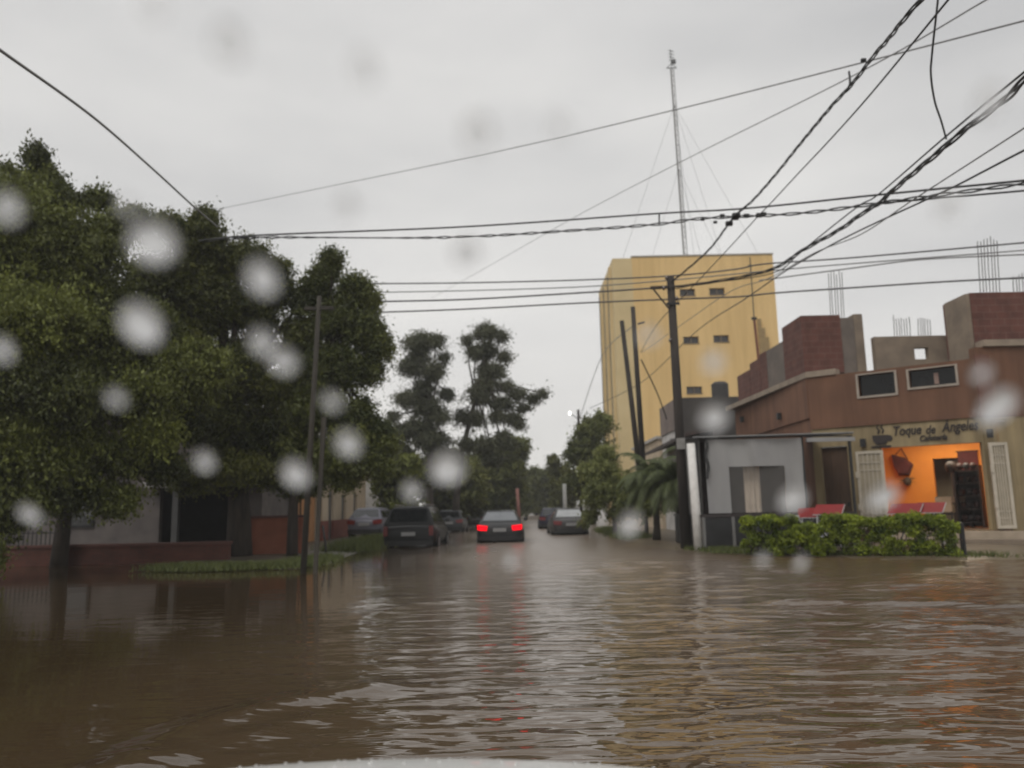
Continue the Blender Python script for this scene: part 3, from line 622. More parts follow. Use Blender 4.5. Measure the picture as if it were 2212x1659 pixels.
tree('shrub', (5.5, 33.5, .05), [(5.5, 33.5, .8), (5.5, 33.5, 1.6)], .08, limbs=False, lobes=[L3(1385, 1060, 33.5, .9, .6), L3(1400, 1095, 33, .8, .5), L3(1360, 1095, 33.5, .7, .5), L3(1425, 1050, 33, .6, .4)],
 label='loose mid green shrub directly behind the small palms', leaf='mid', per=60, m=40, cr=.28, L=.15, W=.055, droop=.7, cat='shrub')
def palm(base, h, n, fl, label):
    root = empty('palm', base); tag(root, label, 'palm', 'small palms on the right pavement')
    mb = MB(); b = Vector(base); pts = [b+Vector((.03*math.sin(k), 0, h*k/5)) for k in range(6)]
    mb.tube(pts, [.17, .13, .12, .12, .13, .10], 9); mb.build('trunk', BARK, root, smooth=True)
    C, S = [], []; fr = MB()
    top = pts[-1]
    for k in range(n):
        a = 6.283*k/n+random.uniform(-.3, .3); el = random.uniform(-.3, 1.35); L_ = fl*random.uniform(.8, 1.1)
        p = top.copy(); d = Vector((math.cos(a)*math.cos(el), math.sin(a)*math.cos(el), math.sin(el))); path = [p.copy()]
        for s in range(9):
            p = p + d*(L_/9); d = (d+Vector((0, 0, -.26))).normalized(); path.append(p.copy())
        fr.tube(path, [.014]*9+[.004], 4)
        for s in range(1, 10):
            for q in range(5):
                u = path[s-1].lerp(path[s], q/5); dd = (path[s]-path[s-1]).normalized(); sd_ = dd.cross(Vector((0, 0, 1)))
                if sd_.length < .01: continue
                sd_.normalize(); ll = .32*math.sin(math.pi*(s+.6)/10.8)+.05
                for sg in (-1, 1):
                    tip = u + (sd_*sg*.8+dd*.35+Vector((0, 0, -.55))).normalized()*ll
                    w = dd*.017
                    fr.quad(u-w, u+w, tip)
    o = fr.build('frond_crown', LEAF['palm'], root)
    me = o.data; at_ = me.attributes.new('tint', 'FLOAT', 'FACE'); at_.data.foreach_set('value', RNG.uniform(.1, .8, len(me.polygons)).astype(np.float32))
palm((5.35, 30.3, .05), 2.3, 60, 1.8, 'small dark palm on the right pavement, nearer the street')
palm((6.0, 29.2, .05), 2.15, 58, 1.7, 'small dark palm between the wooden pole and the other palm')

# ------------------------------------------------------------------ grass
def grass(name, pts, n, spread, h, label, lf='grass'):
    C = []
    for _ in range(n):
        i = random.randrange(len(pts)-1); p = Vector(pts[i]).lerp(Vector(pts[i+1]), random.random())
        C.append((p.x+random.gauss(0, spread), p.y+random.gauss(0, spread), random.uniform(0.02, h)))
    C = np.array(C)
    rng = RNG; nn = len(C)
    d = rng.normal(size=(nn, 3))*.45; d[:, 2] = 1; d /= np.linalg.norm(d, axis=1)[:, None]
    s = np.cross(d, rng.normal(size=(nn, 3))); s /= np.linalg.norm(s, axis=1)[:, None]
    hh = h*rng.uniform(.6, 1.5, (nn, 1)); C[:, 2] = 0.03
    V = np.empty((nn, 3, 3)); V[:, 0] = C-s*.012; V[:, 1] = C+s*.012; V[:, 2] = C+d*hh
    me = bpy.data.meshes.new(name); me.vertices.add(nn*3); me.vertices.foreach_set('co', V.astype(np.float32).ravel())
    me.loops.add(nn*3); me.loops.foreach_set('vertex_index', np.arange(nn*3, dtype=np.int32))
    me.polygons.add(nn); me.polygons.foreach_set('loop_start', np.arange(0, nn*3, 3, dtype=np.int32))
    me.materials.append(LEAF[lf]); t_ = me.attributes.new('tint', 'FLOAT', 'FACE'); t_.data.foreach_set('value', RNG.uniform(0, 1, nn).astype(np.float32))
    me.update(calc_edges=True); o = bpy.data.objects.new(name, me); COL.objects.link(o)
    tag(o, label, 'grass', kind='stuff')
grass('grass', [(-9.0, 20.6), (-7.4, 20.2), (-5.6, 20.6), (-5.7, 24)], 9000, .3, .16, 'short grass strip between the flood and the low red wall')
grass('grass', [(-5.8, 27), (-5.9, 33), (-6.0, 40)], 12000, .42, .3, 'tall grass on the left verge beside the dark off-roader')
grass('grass', [(4.9, 32), (5.0, 38), (5.1, 44)], 9000, .35, .22, 'grass along the right kerb below the light green shrub')
grass('grass', [(5.7, 24.6), (6.2, 22.4), (11.5, 19.0)], 5000, .28, .13, 'thin grass at the foot of the clipped hedge')

# ================================================================== LEFT BUILDINGS
RED = brickmat('red_garden_brick', (.125, .038, .024), (.095, .031, .02), (.07, .04, .03), .24, .075, .008)  # brick colour also deepened for the shade under the trees
TERRA = pmat('terracotta_paint', (.30, .10, .055), (.22, .075, .04), rough=.8, scale=2, bump=.15)
PALE_SHADED = pmat('shade_darkened_plaster', (.145, .125, .118), (.09, .08, .077), rough=.85, scale=1.4, bump=.15)  # plaster colour darkened to stand in for the trees' shade
WHITEW = pmat('white_plaster', (.50, .48, .45), (.38, .36, .34), rough=.85, scale=1.2, bump=.12)
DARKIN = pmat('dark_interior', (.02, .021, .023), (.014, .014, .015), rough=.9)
IRON = pmat('dark_iron', (.022, .022, .024), (.015, .015, .015), rough=.5)
w = empty('garden_wall', (-15, 23.4, 0)); tag(w, 'long low red brick garden wall under the left trees', 'garden wall')
mb = MB(); mb.box((-34, 23.3, -.1), (-8.35, 23.55, .52)); mb.build('wall', RED, w)
mb = MB(); mb.box((-34, 23.26, .522), (-8.32, 23.6, .6)); mb.build('coping', pmat('red_coping', (.12, .05, .04), rough=.8), w)
mb = MB()
for k in range(130): x = -30+k*.13; mb.box((x-.011, 23.41, .6), (x+.011, 23.432, 1.02))
mb.box((-30.1, 23.405, .93), (-13.0, 23.437, .96)); mb.build('railing', IRON, w)
w = empty('boundary_wall', (-8, 26, 0)); tag(w, 'terracotta boundary wall stub between the two left tree trunks', 'wall')
mb = MB(); mb.box((-8.9, 26.0, -.1), (-6.9, 26.25, 1.22)); mb.build('wall', TERRA, w)
mb = MB(); mb.box((-8.95, 25.96, 1.222), (-6.86, 26.29, 1.3)); mb.build('coping', pmat('red_coping', (.12, .05, .04)), w)

h = empty('house', (-16, 30, 0)); tag(h, 'pale house with a dark carport behind the low red garden wall', 'house')
cl, cr2 = at(345, 1100, 29).x, at(520, 1100, 29).x
ops = [(cl+26, cr2+26, 0.0, 2.35)]
mb = MB(); wallgrid(mb, (-26, 29), (-9.2, 29), 0, 5.0, .25, ops); mb.build('front_wall', PALE_SHADED, h)
mb = MB(); wallgrid(mb, (-9.2, 29.26), (-9.2, 37), 0, 5.0, .25); mb.build('side_wall', PALE_SHADED, h)
mb = MB(); mb.box((cl-.3, 28.2, 2.36), (cr2+.9, 28.97, 2.56)); mb.build('carport_slab', WHITEW, h)
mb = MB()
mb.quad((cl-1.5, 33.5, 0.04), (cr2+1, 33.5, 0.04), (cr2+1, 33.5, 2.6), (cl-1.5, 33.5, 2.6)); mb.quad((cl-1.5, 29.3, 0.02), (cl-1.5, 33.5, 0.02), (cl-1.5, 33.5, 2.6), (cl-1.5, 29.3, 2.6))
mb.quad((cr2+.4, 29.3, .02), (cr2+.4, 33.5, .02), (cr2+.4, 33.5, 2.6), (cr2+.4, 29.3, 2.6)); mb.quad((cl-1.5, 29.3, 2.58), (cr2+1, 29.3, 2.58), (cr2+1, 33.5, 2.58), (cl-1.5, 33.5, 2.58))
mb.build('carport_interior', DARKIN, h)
mb = MB(); mb.box((cl+.75, 28.3, .05), (cl+.95, 28.5, 2.36)); mb.build('post', pmat('dark_post', (.09, .09, .09)), h)
mb = MB(); mb.prism([(-26.3, 28.6), (-8.8, 28.6), (-8.8, 37.2), (-26.3, 37.2)], 5.0, 5.18); mb.build('roof', WHITEW, h)
for x0 in (-21, -16.6):
    mb = MB(); mb.box((x0, 28.93, 1.0), (x0+1.3, 28.99, 2.2)); f = mb.build('window', IRON, h)
    mb = MB(); mb.box((x0+.08, 28.91, 1.08), (x0+1.22, 28.928, 2.12)); mb.build('pane', glassmat('house_glass'), f)

h = empty('house', (-8.0, 33, 0)); tag(h, 'small orange house front seen between the left tree trunks', 'house')
px0, px1 = at(545, 1120, 33).x, at(640, 1120, 33).x
mb = MB(); wallgrid(mb, (px0-.3, 33), (px1, 33), 0, 2.9, .2, [(1.3, 2.0, 0, 2.1)]); mb.build('front_wall', pmat('orange_plaster', (.46, .23, .09), (.36, .17, .07), rough=.8), h)
mb = MB(); wallgrid(mb, (px1, 33), (px1, 38), 0, 2.9, .2); mb.build('side_wall', pmat('orange_plaster', (.46, .23, .09)), h)
mb = MB(); mb.box((px0+1.0, 33.08, .02), (px0+1.7, 33.14, 2.1)); mb.build('door', pmat('brown_door', (.10, .06, .04), rough=.6), h)
mb = MB(); mb.prism([(px0-.5, 32.6), (px1+.2, 32.6), (px1+.2, 38.2), (px0-.5, 38.2)], 2.9, 3.05); mb.build('roof', pmat('dark_red_roof', (.12, .05, .04)), h)

h = empty('house', (-8.6, 40, 0)); tag(h, 'cream house with a red painted base along the left pavement', 'house')
CREAM = pmat('cream_plaster', (.58, .47, .34), (.48, .39, .28), rough=.85, scale=1.3, bump=.1)
hx = -8.7
dops = [(1.2, 2.2, .05, 2.3), (4.0, 5.0, .9, 2.2), (7.0, 7.9, .05, 2.3)]
mb = MB(); wallgrid(mb, (hx, 36), (hx, 46.5), .95, 3.9, .25, [(a, b, max(c_, .95), d) for a, b, c_, d in dops]); mb.build('upper_wall', CREAM, h)
mb = MB(); wallgrid(mb, (hx+.02, 36), (hx+.02, 46.5), -.1, .948, .25, [(a, b, c_, d) for a, b, c_, d in dops if c_ < .5]); mb.build('painted_base', pmat('red_base_paint', (.26, .08, .055), (.2, .065, .05), rough=.8), h)
mb = MB(); wallgrid(mb, (hx-8, 36), (hx-.26, 36), -.1, 3.9, .25); mb.build('side_wall', CREAM, h)
mb = MB(); mb.prism([(hx-8, 35.9), (hx+.15, 35.9), (hx+.15, 46.6), (hx-8, 46.6)], 3.9, 4.08); mb.build('cornice', WHITEW, h)
for k, (a, b, c_, d) in enumerate(dops):
    mb = MB(); mb.box((hx-.16, 36+a, c_), (hx-.1, 36+b, d)); mb.build('window' if k == 1 else 'door', pmat('grey_door', (.14, .13, .12), rough=.6), h)
h = empty('house', (-8.2, 52, 0)); tag(h, 'farther white house with a yellow gable on the left, past the cream one', 'house')
mb = MB(); wallgrid(mb, (-8.3, 49), (-8.3, 58), -.1, 3.4, .25, [(2, 3, .9, 2.2), (5.5, 6.4, .05, 2.3)]); wallgrid(mb, (-14, 49), (-8.56, 49), -.1, 3.4, .25); mb.build('wall', WHITEW, h)
mb = MB(); mb.box((-14, 48.9, 3.4), (-8.1, 58, 3.62)); mb.build('roof', pmat('yellow_trim', (.55, .42, .16)), h)
mb = MB(); mb.box((-8.45, 51, .9), (-8.4, 52, 2.2)); mb.build('window', glassmat('house_glass'), h)

# ================================================================== POLES
WOOD = pmat('dark_creosote_wood', (.045, .036, .03), (.022, .018, .016), rough=.85, scale=5, bump=.5, stretch=(1, 1, .15))
CONC = pmat('grey_concrete', (.33, .32, .30), (.22, .21, .20), rough=.85, scale=3, bump=.3)
OLDWOOD = pmat('weathered_pole_wood', (.055, .048, .038), (.033, .029, .024), rough=.9, scale=5, bump=.4, stretch=(1, 1, .15))
def pole(name, base, top, r0, r1, mat, label, cat='utility pole', group=None):
    root = empty(name, base); tag(root, label, cat, group)
    mb = MB(); b, t = Vector(base), Vector(top); mb.tube([b-Vector((0, 0, .3)), b.lerp(t, .5), t], [r0, (r0+r1)/2, r1], 12); mb.build('shaft', mat, root, smooth=True)
    return root
pL0, pL1 = gz(655, 1240), at(690, 640, 18.5)
r = pole('utility_pole', (pL0.x, 18.5, 0), pL1, .075, .055, OLDWOOD, 'thin weathered pole standing in the flood before the narrow left tree')
mb = MB(); mb.bar(Vector((pL0.x+.28, 18.5, -.2)), at(700, 900, 18.55), .09); mb.build('stub_post', OLDWOOD, r)
mb = MB(); mb.bar(pL1+Vector((-.35, 0, -.3)), pL1+Vector((.35, 0, -.3)), .08); mb.build('crossarm', OLDWOOD, r)
PT = at(1448, 597, 25); PB = Vector((5.32, 25, 0))
r = pole('utility_pole', PB, PT, .17, .125, WOOD, 'tall dark wooden pole at the corner of the terrace, carrying most cables')
mb = MB(); a = at(1405, 622, 25); b = at(1446, 668, 24.9); mb.bar(a, at(1446, 620, 24.88), .09); mb.bar(a+Vector((.1, 0, -.05)), b, .05); mb.build('bracket', WOOD, r)
mb = MB(); mb.box((PT.x-.2, 24.83, PT.z-1.0), (PT.x+.22, 24.87, PT.z-.92)); mb.build('cable_clamp', IRON, r)
for k, (px, py) in enumerate(((1440, 600), (1434, 622), (1462, 645), (1448, 735))):
    p = at(px, py, 24.82); mb = MB(); mb.tube([p-Vector((0, 0, .07)), p, p+Vector((0, 0, .07))], [.035, .055, .03], 8); mb.build('insulator', pmat('brown_porcelain', (.06, .035, .025), rough=.25), r)
mb = MB(); mb.box((PT.x-.12, 24.76, 3.1), (PT.x+.14, 24.84, 3.45)); mb.build('junction_box', CONC, r)
r = pole('utility_pole', at(1389, 1075, 33), at(1343, 693, 33), .12, .095, WOOD, 'leaning dark pole before the yellow tower, left and shorter of two', group='paired poles before the tower')
r = pole('utility_pole', at(1394, 1075, 34), at(1367, 663, 34), .13, .10, WOOD, 'dark pole before the yellow tower, right and taller of two', group='paired poles before the tower')
p = at(1378, 700, 33.9); mb = MB(); mb.bar(p, p+Vector((.28, -.1, .05)), .07); mb.build('bracket', IRON, r)
pole('post', (5.48, 24.0, 0), at(1492, 958, 24.0), .145, .125, pmat('white_post_paint', (.82, .80, .77), (.66, .64, .61), rough=.6, scale=4), 'thick white post rising from the flood beside the terrace tent', 'post')
pole('post', (-5.9, 25.2, 0), at(697, 1135, 25.2), .035, .035, IRON, 'short dark metal post right of the leaning street pole', 'post')
p = at(1219, 1045, 52); pole('post', (p.x, 52, 0), p, .14, .12, pmat('pale_post', (.5, .5, .47), rough=.7), 'pale far post behind the dark sedan on the right kerb', 'post')
p = at(1117, 1055, 62); pole('post', (p.x+.15, 62, 0), p, .14, .12, pmat('reddish_post', (.25, .11, .09), rough=.7), 'reddish far post right of the car with red lights', 'post')
p = at(1249, 885, 55)
r = pole('street_lamp', (p.x, 55.4, 0), at(1249, 885, 55.4), .12, .09, WOOD, 'distant street lamp lit white above the right trees', 'street lamp')
q = at(1231, 893, 55.4); mb = MB(); mb.bar(at(1249, 905, 55.4), q, .05); mb.build('arm', IRON, r)
mb = MB(); mb.ball(q, (.09, .11, .15), 10, 8)
lm = pmat('lit_lamp', (1.0, .98, .92), (1.0, .98, .92), emit=3.0); mb.build('lamp', lm, r, smooth=True)

# ================================================================== CABLES
BLACKC = pmat('black_cable', (.018, .018, .019), (.012, .012, .012), rough=.55)
MIDC = pmat('weathered_wire', (.09, .09, .09), (.06, .06, .06), rough=.5)
GREYC = pmat('grey_wire', (.22, .22, .22), (.17, .17, .17), rough=.5)
def cable(pts, wpx, label, mat=BLACKC, twist=0, group='overhead cables', strands=1, extra=()):
    """pts: (px, py, depth); a smooth 3-D cable through them; wpx: thickness in the photo at the first point"""
    P3 = [at(a, b, c_) for a, b, c_ in pts]
    r = wpx*pts[0][2]/F/2
    r = max(r, .006)
    # carry the cable on past the edge of the photo
    if pts[0][0] < 0 or pts[0][0] > 2212 or pts[0][1] < 0: 
        st_ = P3[0]-P3[1]
        for _ in range(min(24, int(10/st_.length)+1)): P3.insert(0, P3[0]+st_)
    # Catmull-Rom
    res = []
    for i in range(len(P3)-1):
        p0 = P3[max(i-1, 0)]; p1 = P3[i]; p2 = P3[i+1]; p3 = P3[min(i+2, len(P3)-1)]
        for s in range(10):
            t = s/10
            res.append(0.5*((2*p1)+(p2-p0)*t+(2*p0-5*p1+4*p2-p3)*t*t+(3*p1-p0-3*p2+p3)*t**3))
    res.append(P3[-1])
    mb = MB()
    if strands == 1: mb.tube(res, r, 6)
    else:
        L = 0; ph = []
        for i, p in enumerate(res):
            if i: L += (p-res[i-1]).length
            ph.append(L)
        for k in range(strands):
            q = []
            for i, p in enumerate(res):
                d = (res[min(i+1, len(res)-1)]-res[max(i-1, 0)]).normalized(); s_ = d.cross(Vector((0, 0, 1))).normalized(); t_ = s_.cross(d)
                a = ph[i]*twist + 6.283*k/strands
                q.append(p + (s_*math.cos(a)+t_*math.sin(a))*r*1.1)
            mb.tube(q, r*.62, 6)
    for e in extra:
        p = at(*e[:3]); s = e[3]; mb.box(p-Vector((s, s*.7, s*.6)), p+Vector((s, s*.7, s*.6)))
    c0 = res[len(res)//2].copy()
    o = mb.build('cable', mat, None, smooth=True, origin=c0)
    tag(o, label, 'cable', group)
    return o
cable([(-60, 62, 8), (0, 108, 9), (200, 252, 12), (330, 365, 15), (425, 452, 18), (470, 490, 19.5)], 9, 'thick cable slanting down the upper left sky into the trees', GREYC)
cable([(2260, 34, 13), (2212, 45, 13.5), (1860, 136, 17), (1455, 238, 23), (1080, 326, 31), (700, 405, 42), (470, 452, 52)], 5, 'long thin wire rising left to right across the whole sky', GREYC)
cable([(2180, -26, 11), (2130, 0, 12), (1840, 165, 17), (1470, 350, 28), (1240, 470, 42), (1050, 578, 62), (930, 645, 85)], 4.5, 'thin wire crossing the sky behind the antenna mast, fading down left', GREYC)
cable([(2270, 384, 15), (2212, 390, 15.5), (1896, 421, 18), (1613, 450, 20.5), (1410, 462, 22), (1000, 490, 22), (560, 508, 22), (430, 520, 22)], 6, 'upper of the two bundled cables spanning the cross street', BLACKC)
cable([(2270, 390, 14.8), (2212, 397, 15.3), (2026, 422, 16.8), (1899, 439, 18), (1725, 461, 19.5), (1518, 472, 21), (1424, 484, 21.8), (1250, 497, 22), (960, 513, 22), (560, 513, 22), (430, 522, 22)], 7, 'lower of the two bundled cables spanning the cross street, with splices', BLACKC, strands=2, twist=5,
      extra=[(1518, 474, 21, .05), (1545, 480, 20.8, .05), (1560, 466, 20.6, .06), (1588, 470, 20.5, .09), (1612, 466, 20.4, .07), (1640, 465, 20.2, .08), (1650, 462, 20.2, .06)])
cable([(2270, 408, 15), (2212, 412, 15.5), (2008, 430, 17.2), (1899, 439, 18.2)], 5, 'short third strand joining the cable bundle from the right')
cable([(1424, 463, 21.9), (1424, 484, 21.8)], 4, 'short vertical tie between the two bundled cables')
cable([(2012, -25, 8.2), (1990, 0, 8.5), (1954, 40, 9), (1917, 87, 10), (1888, 120, 10.8), (1838, 185, 12), (1794, 232, 13.2), (1722, 319, 15.6), (1678, 374, 17.2), (1627, 432, 19), (1584, 471, 20.6), (1529, 542, 22.8), (1450, 610, 24.9)], 8, 'twisted black cable dropping steeply from the top edge to the wooden pole', strands=3, twist=3.2,
      extra=[(1865, 130, 11.3, .035), (1575, 483, 21, .09), (1590, 466, 20.4, .1)])
cable([(1834, 155, 12.3), (1836, 180, 12.1), (1828, 197, 12.4)], 5, 'loose cut cable end beside the twisted cable')
cable([(2075, -32, 8), (2048, 0, 8.4), (1881, 203, 11.8), (1790, 305, 14.5), (1725, 374, 17), (1663, 441, 19.4), (1634, 471, 20.4), (1569, 542, 22.6), (1503, 612, 25), (1420, 700, 29), (1385, 760, 33)], 6, 'single black cable running down beside the twisted one')
cable([(2028, -20, 9.4), (2026, 0, 9.5), (2022, 36, 9.6), (2013, 120, 10), (2011, 163, 10.3), (2019, 218, 10.8), (2033, 261, 11.3), (2044, 300, 11.8)], 5, 'loose hanging drop wire curving down to the thick cables')
cable([(2270, 108, 8.6), (2212, 156, 9.2), (2044, 294, 12), (1896, 421, 15.8), (1848, 450, 16.8), (1732, 542, 20.2), (1675, 588, 22.5), (1560, 608, 24.2), (1452, 618, 24.8)], 6, 'upper of the thick cables sloping from the right edge to the pole')
cable([(2270, 125, 8.6), (2212, 174, 9.1), (2171, 214, 9.8), (2081, 283, 11.3), (2026, 330, 12.4), (1935, 406, 14.8), (1899, 439, 15.8), (1863, 461, 16.7), (1812, 497, 18.2), (1732, 542, 20.3), (1672, 580, 22.4), (1586, 601, 23.8), (1452, 622, 24.8)], 12, 'thickest black cable bundle sloping from the right edge to the pole', strands=3, twist=2)
cable([(2270, 238, 10), (2212, 277, 10.6), (1975, 430, 13.8), (1860, 506, 16), (1760, 546, 18.5), (1659, 602, 22), (1577, 630, 25), (1476, 699, 31), (1385, 762, 38)], 4, 'thin cable under the thick ones, passing behind the pole to the tower', GREYC)
cable([(2270, 300, 10.5), (2212, 325, 11), (2062, 403, 13), (2004, 430, 13.9), (1859, 497, 16.6), (1772, 542, 18.8), (1690, 590, 21.5), (1609, 646, 25), (1503, 717, 32), (1384, 827, 43), (1274, 882, 54)], 5.5, 'lowest sloping cable on the right, running on to the distant lamp')
PO = 25
for k, (pts, w_, lab) in enumerate([
 ([(780, 613, 27), (1000, 611, 26.6), (1247, 605, 26), (1448, 596, 25), (1586, 582, 24.5), (1654, 570, 24), (1850, 556, 23), (2260, 520, 21)], 4.5, 'topmost of four wires leaving the wooden pole towards the left trees'),
 ([(780, 632, 27), (1000, 628, 26.6), (1247, 620, 26), (1440, 606, 25), (1660, 585, 24), (1860, 568, 23), (2260, 537, 21)], 3.5, 'second wire from the top, left of the wooden pole'),
 ([(780, 652, 27), (1000, 647, 26.6), (1247, 633, 26), (1435, 621, 25)], 5.5, 'third wire from the top, ending at the bracket of the wooden pole'),
 ([(780, 676, 27), (1000, 668, 26.6), (1247, 655, 26), (1462, 646, 25), (1595, 641, 24.6), (1673, 633, 24.2), (1850, 621, 23.2), (2050, 608, 22), (2260, 598, 21)], 5, 'lowest of the four wires, continuing right past the brick piers')]):
    cable(pts, w_*.68, lab, GREYC if k in (1,) else MIDC, group='wires along the cross street')
cable([(1640, 606, 30), (1850, 578, 28), (2000, 560, 27), (2260, 548, 25)], 3, 'faint far wire above the brick piers on the right', GREYC, group='wires along the cross street')
cable([(1385, 777, 34), (1420, 850, 36), (1440, 905, 38.3)], 3, 'slack service wire from the paired poles to the grey house', group='service wires')
cable([(1372, 700, 34), (1300, 770, 48), (1252, 905, 55)], 2.2, 'thin service wire from the taller paired pole to the lamp', GREYC, group='service wires')

# ================================================================== YELLOW TOWER
YEL = pmat('yellow_tower_plaster', (.78, .55, .25), (.68, .47, .20), rough=.8, scale=.3, bump=.1, detail=8, stretch=(1, 1, .35), streak=.03)
YELP = pmat('pale_yellow_plaster', (.68, .54, .30), (.60, .47, .25), rough=.8, scale=.4, bump=.1)
tw = empty('tower_building', (15, 66, 0)); tag(tw, 'windowless tall yellow tower block with a few dark slot vents', 'building')
tx0, tx1, ty, tz = 8.4, 21.5, 62.0, 21.3
PF = Plane((tx0, ty), (tx1, ty)); ops = []; wins = []
for px, py in ((1485, 631), (1549, 629), (1493, 734), (1558, 731), (1500, 842)):
    u, z = PF.hit(px, py); ops.append((u-.62, u+.62, z-.27, z+.27)); wins.append((u, z))
mb = MB(); wallgrid(mb, (tx0+1.6, ty), (tx1, ty), 0, tz, .4, [(a-1.6, b-1.6, c_, d) for a, b, c_, d in ops]); mb.build('front_wall', YEL, tw)
mb = MB(); mb.box((tx0, ty+.03, 0), (tx0+1.598, ty+.43, tz-.05)); mb.build('corner_strip', YELP, tw)
mb = MB(); mb.box((tx0+.01, ty+.44, 0), (tx0+.4, ty+10.5, tz-.02)); mb.build('side_wall', YELP, tw)
mb = MB(); mb.box((tx1-.4, ty+.42, 0), (tx1-.01, ty+10.5, tz-.02)); mb.build('far_side_wall', YEL, tw)
mb = MB(); mb.box((tx0+.02, ty+.42, tz-.3), (tx1-.02, ty+10.5, tz-.1)); mb.build('roof', CONC, tw)
mb = MB(); mb.box((tx0+1.55, ty-.05, tz), (tx1+.05, ty+.42, tz+.12)); mb.build('parapet_cap', pmat('grey_cap', (.30, .27, .22)), tw)
for k in range(3):
    y = ty+1.2+k*3.2; mb = MB(); mb.box((tx0-.2, y, 0), (tx0+.008, y+.5, tz-.4-k*.25)); mb.build('rib', YELP, tw)
    mb = MB(); mb.tube([(tx0-.14, y+.9, 0), (tx0-.14, y+.9, tz-1)], .09, 8); mb.build('downpipe', pmat('dark_downpipe', (.12, .09, .06)), tw)
for k, (u, z) in enumerate(wins):
    mb = MB(); PF.box(mb, u-.62, u+.62, z-.27, z+.27, -.3, -.24); f = mb.build('window', pmat('dark_vent_glass', (.05, .046, .045), (.035, .034, .035), rough=.2), tw)
    mb = MB(); PF.box(mb, u-.66, u+.66, z-.33, z-.272, -.23, .06); PF.box(mb, u-.05, u+.05, z-.27, z+.27, -.238, -.1); mb.build('frame', pmat('vent_frame', (.16, .13, .10)), f)
for k, dx in enumerate((.6, 1.0, 1.5)):
    mb = MB(); z1 = at(1650, 690+k*20, ty).z; x = at(1642+k*7, 720, ty-.2).x; mb.box((x-.12, ty-.28, 4), (x+.12, ty-.02, z1)); mb.build('duct', pmat('ochre_duct', (.36, .25, .11), rough=.7), tw)

an = empty('antenna_mast', (15.15, 66, tz-.1)); tag(an, 'tall slim lattice antenna mast on the roof of the yellow tower', 'antenna')
b0 = Vector((15.3, 66, tz-.1)); t0 = at(1451, 150, 66); mb = MB(); H = t0.z-b0.z; hw = .17
for sx, sy in ((-1, -1), (1, -1), (0, 1)):
    mb.tube([b0+Vector((sx*hw, sy*hw, 0)), t0+Vector((sx*hw*.8, sy*hw*.8, 0))], .04, 5)
for k in range(40):
    a = b0.lerp(t0, k/40); c_ = b0.lerp(t0, (k+1)/40); s = -1 if k % 2 else 1
    mb.bar(a+Vector((-s*hw, -hw, 0)), c_+Vector((s*hw, -hw, 0)), .028); mb.bar(a+Vector((s*hw, -hw, 0)), c_+Vector((0, hw, 0)), .028)
mb.build('lattice', pmat('galvanised_steel', (.28, .27, .26), (.2, .19, .19), rough=.5), an)
mb = MB(); tp = at(1448, 108, 66); mb.tube([t0, tp], .04, 6)
for k in range(4):
    q = t0.lerp(tp, .45+.17*k); mb.bar(q+Vector((-.1, 0, .06)), q+Vector((.3, 0, -.1)), .05); mb.bar(q+Vector((-.25, 0, .05)), q, .03)
q = t0.lerp(tp, .12); mb.bar(q+Vector((-.45, 0, -.1)), q+Vector((.45, 0, -.1)), .06); mb.bar(q+Vector((-.45, 0, -.1)), q+Vector((0, 0, .35)), .05); mb.bar(q+Vector((.45, 0, -.1)), q+Vector((0, 0, .35)), .05); mb.box(q+Vector((.05, -.1, .35)), q+Vector((.4, .1, .7)))
mb.build('antenna_head', pmat('dark_steel', (.10, .10, .10), rough=.5), an)
mb = MB()
for px, py in ((1345, 560), (1560, 556), (1640, 552), (1500, 555)): mb.tube([b0.lerp(t0, .82), at(px, py, 64)], .012, 4); mb.tube([b0.lerp(t0, .5), at((px+1470)/2, py, 64)], .012, 4)
mb.build('guy_wire', GREYC, an)

# ================================================================== GREY STAINED HOUSE AND NEIGHBOUR
DGREY = pmat('stained_dark_render', (.085, .076, .07), (.045, .04, .037), rough=.9, scale=.9, bump=.3, stretch=(1, 1, .4))
LGREY = pmat('pinkish_render', (.24, .19, .165), (.17, .135, .12), rough=.9, scale=.9, bump=.2)
gh = empty('house', (9.5, 40, 0)); tag(gh, 'dark stained grey house with a roof tank beyond the terrace tent', 'house')
mb = MB(); mb.box((8.03, 38.5, 0), (13, 38.8, 6.55)); mb.build('gable_wall', DGREY, gh)
mb = MB(); mb.box((8.0, 38.82, 5.0), (8.3, 42.6, 6.5)); mb.build('street_parapet', LGREY, gh)
mb = MB(); mb.box((8.06, 38.82, 0), (8.36, 42.6, 4.99)); mb.build('street_wall', pmat('white_lime_wall', (.62, .60, .58), (.45, .43, .41), rough=.85, scale=1.3, detail=8), gh)
mb = MB(); mb.box((8.32, 38.82, 6.0), (13, 42.6, 6.2)); mb.build('roof', CONC, gh)
mb = MB(); a = at(1475, 948, 32); b = at(1396, 986, 40.5)
mb.loft([[(6.9, 31.5, 4.05), (8.6, 31.5, 4.45), (8.6, 31.5, 4.6), (6.9, 31.5, 4.2)], [(6.9, 41.5, 3.9), (8.02, 41.5, 4.25), (8.02, 41.5, 4.4), (6.9, 41.5, 4.05)]]); mb.build('canopy', pmat('dark_tin_roof', (.07, .045, .038), (.04, .03, .026), rough=.6), gh)
mb = MB(); mb.box((8.0, 31.4, 0), (8.25, 38.4, 4.3)); mb.build('porch_wall', DGREY, gh)
ta = at(1545, 850, 38.7); tb_ = at(1579, 826, 38.7)
mb = MB(); cx_, r_ = (ta.x+tb_.x)/2, (tb_.x-ta.x)/2
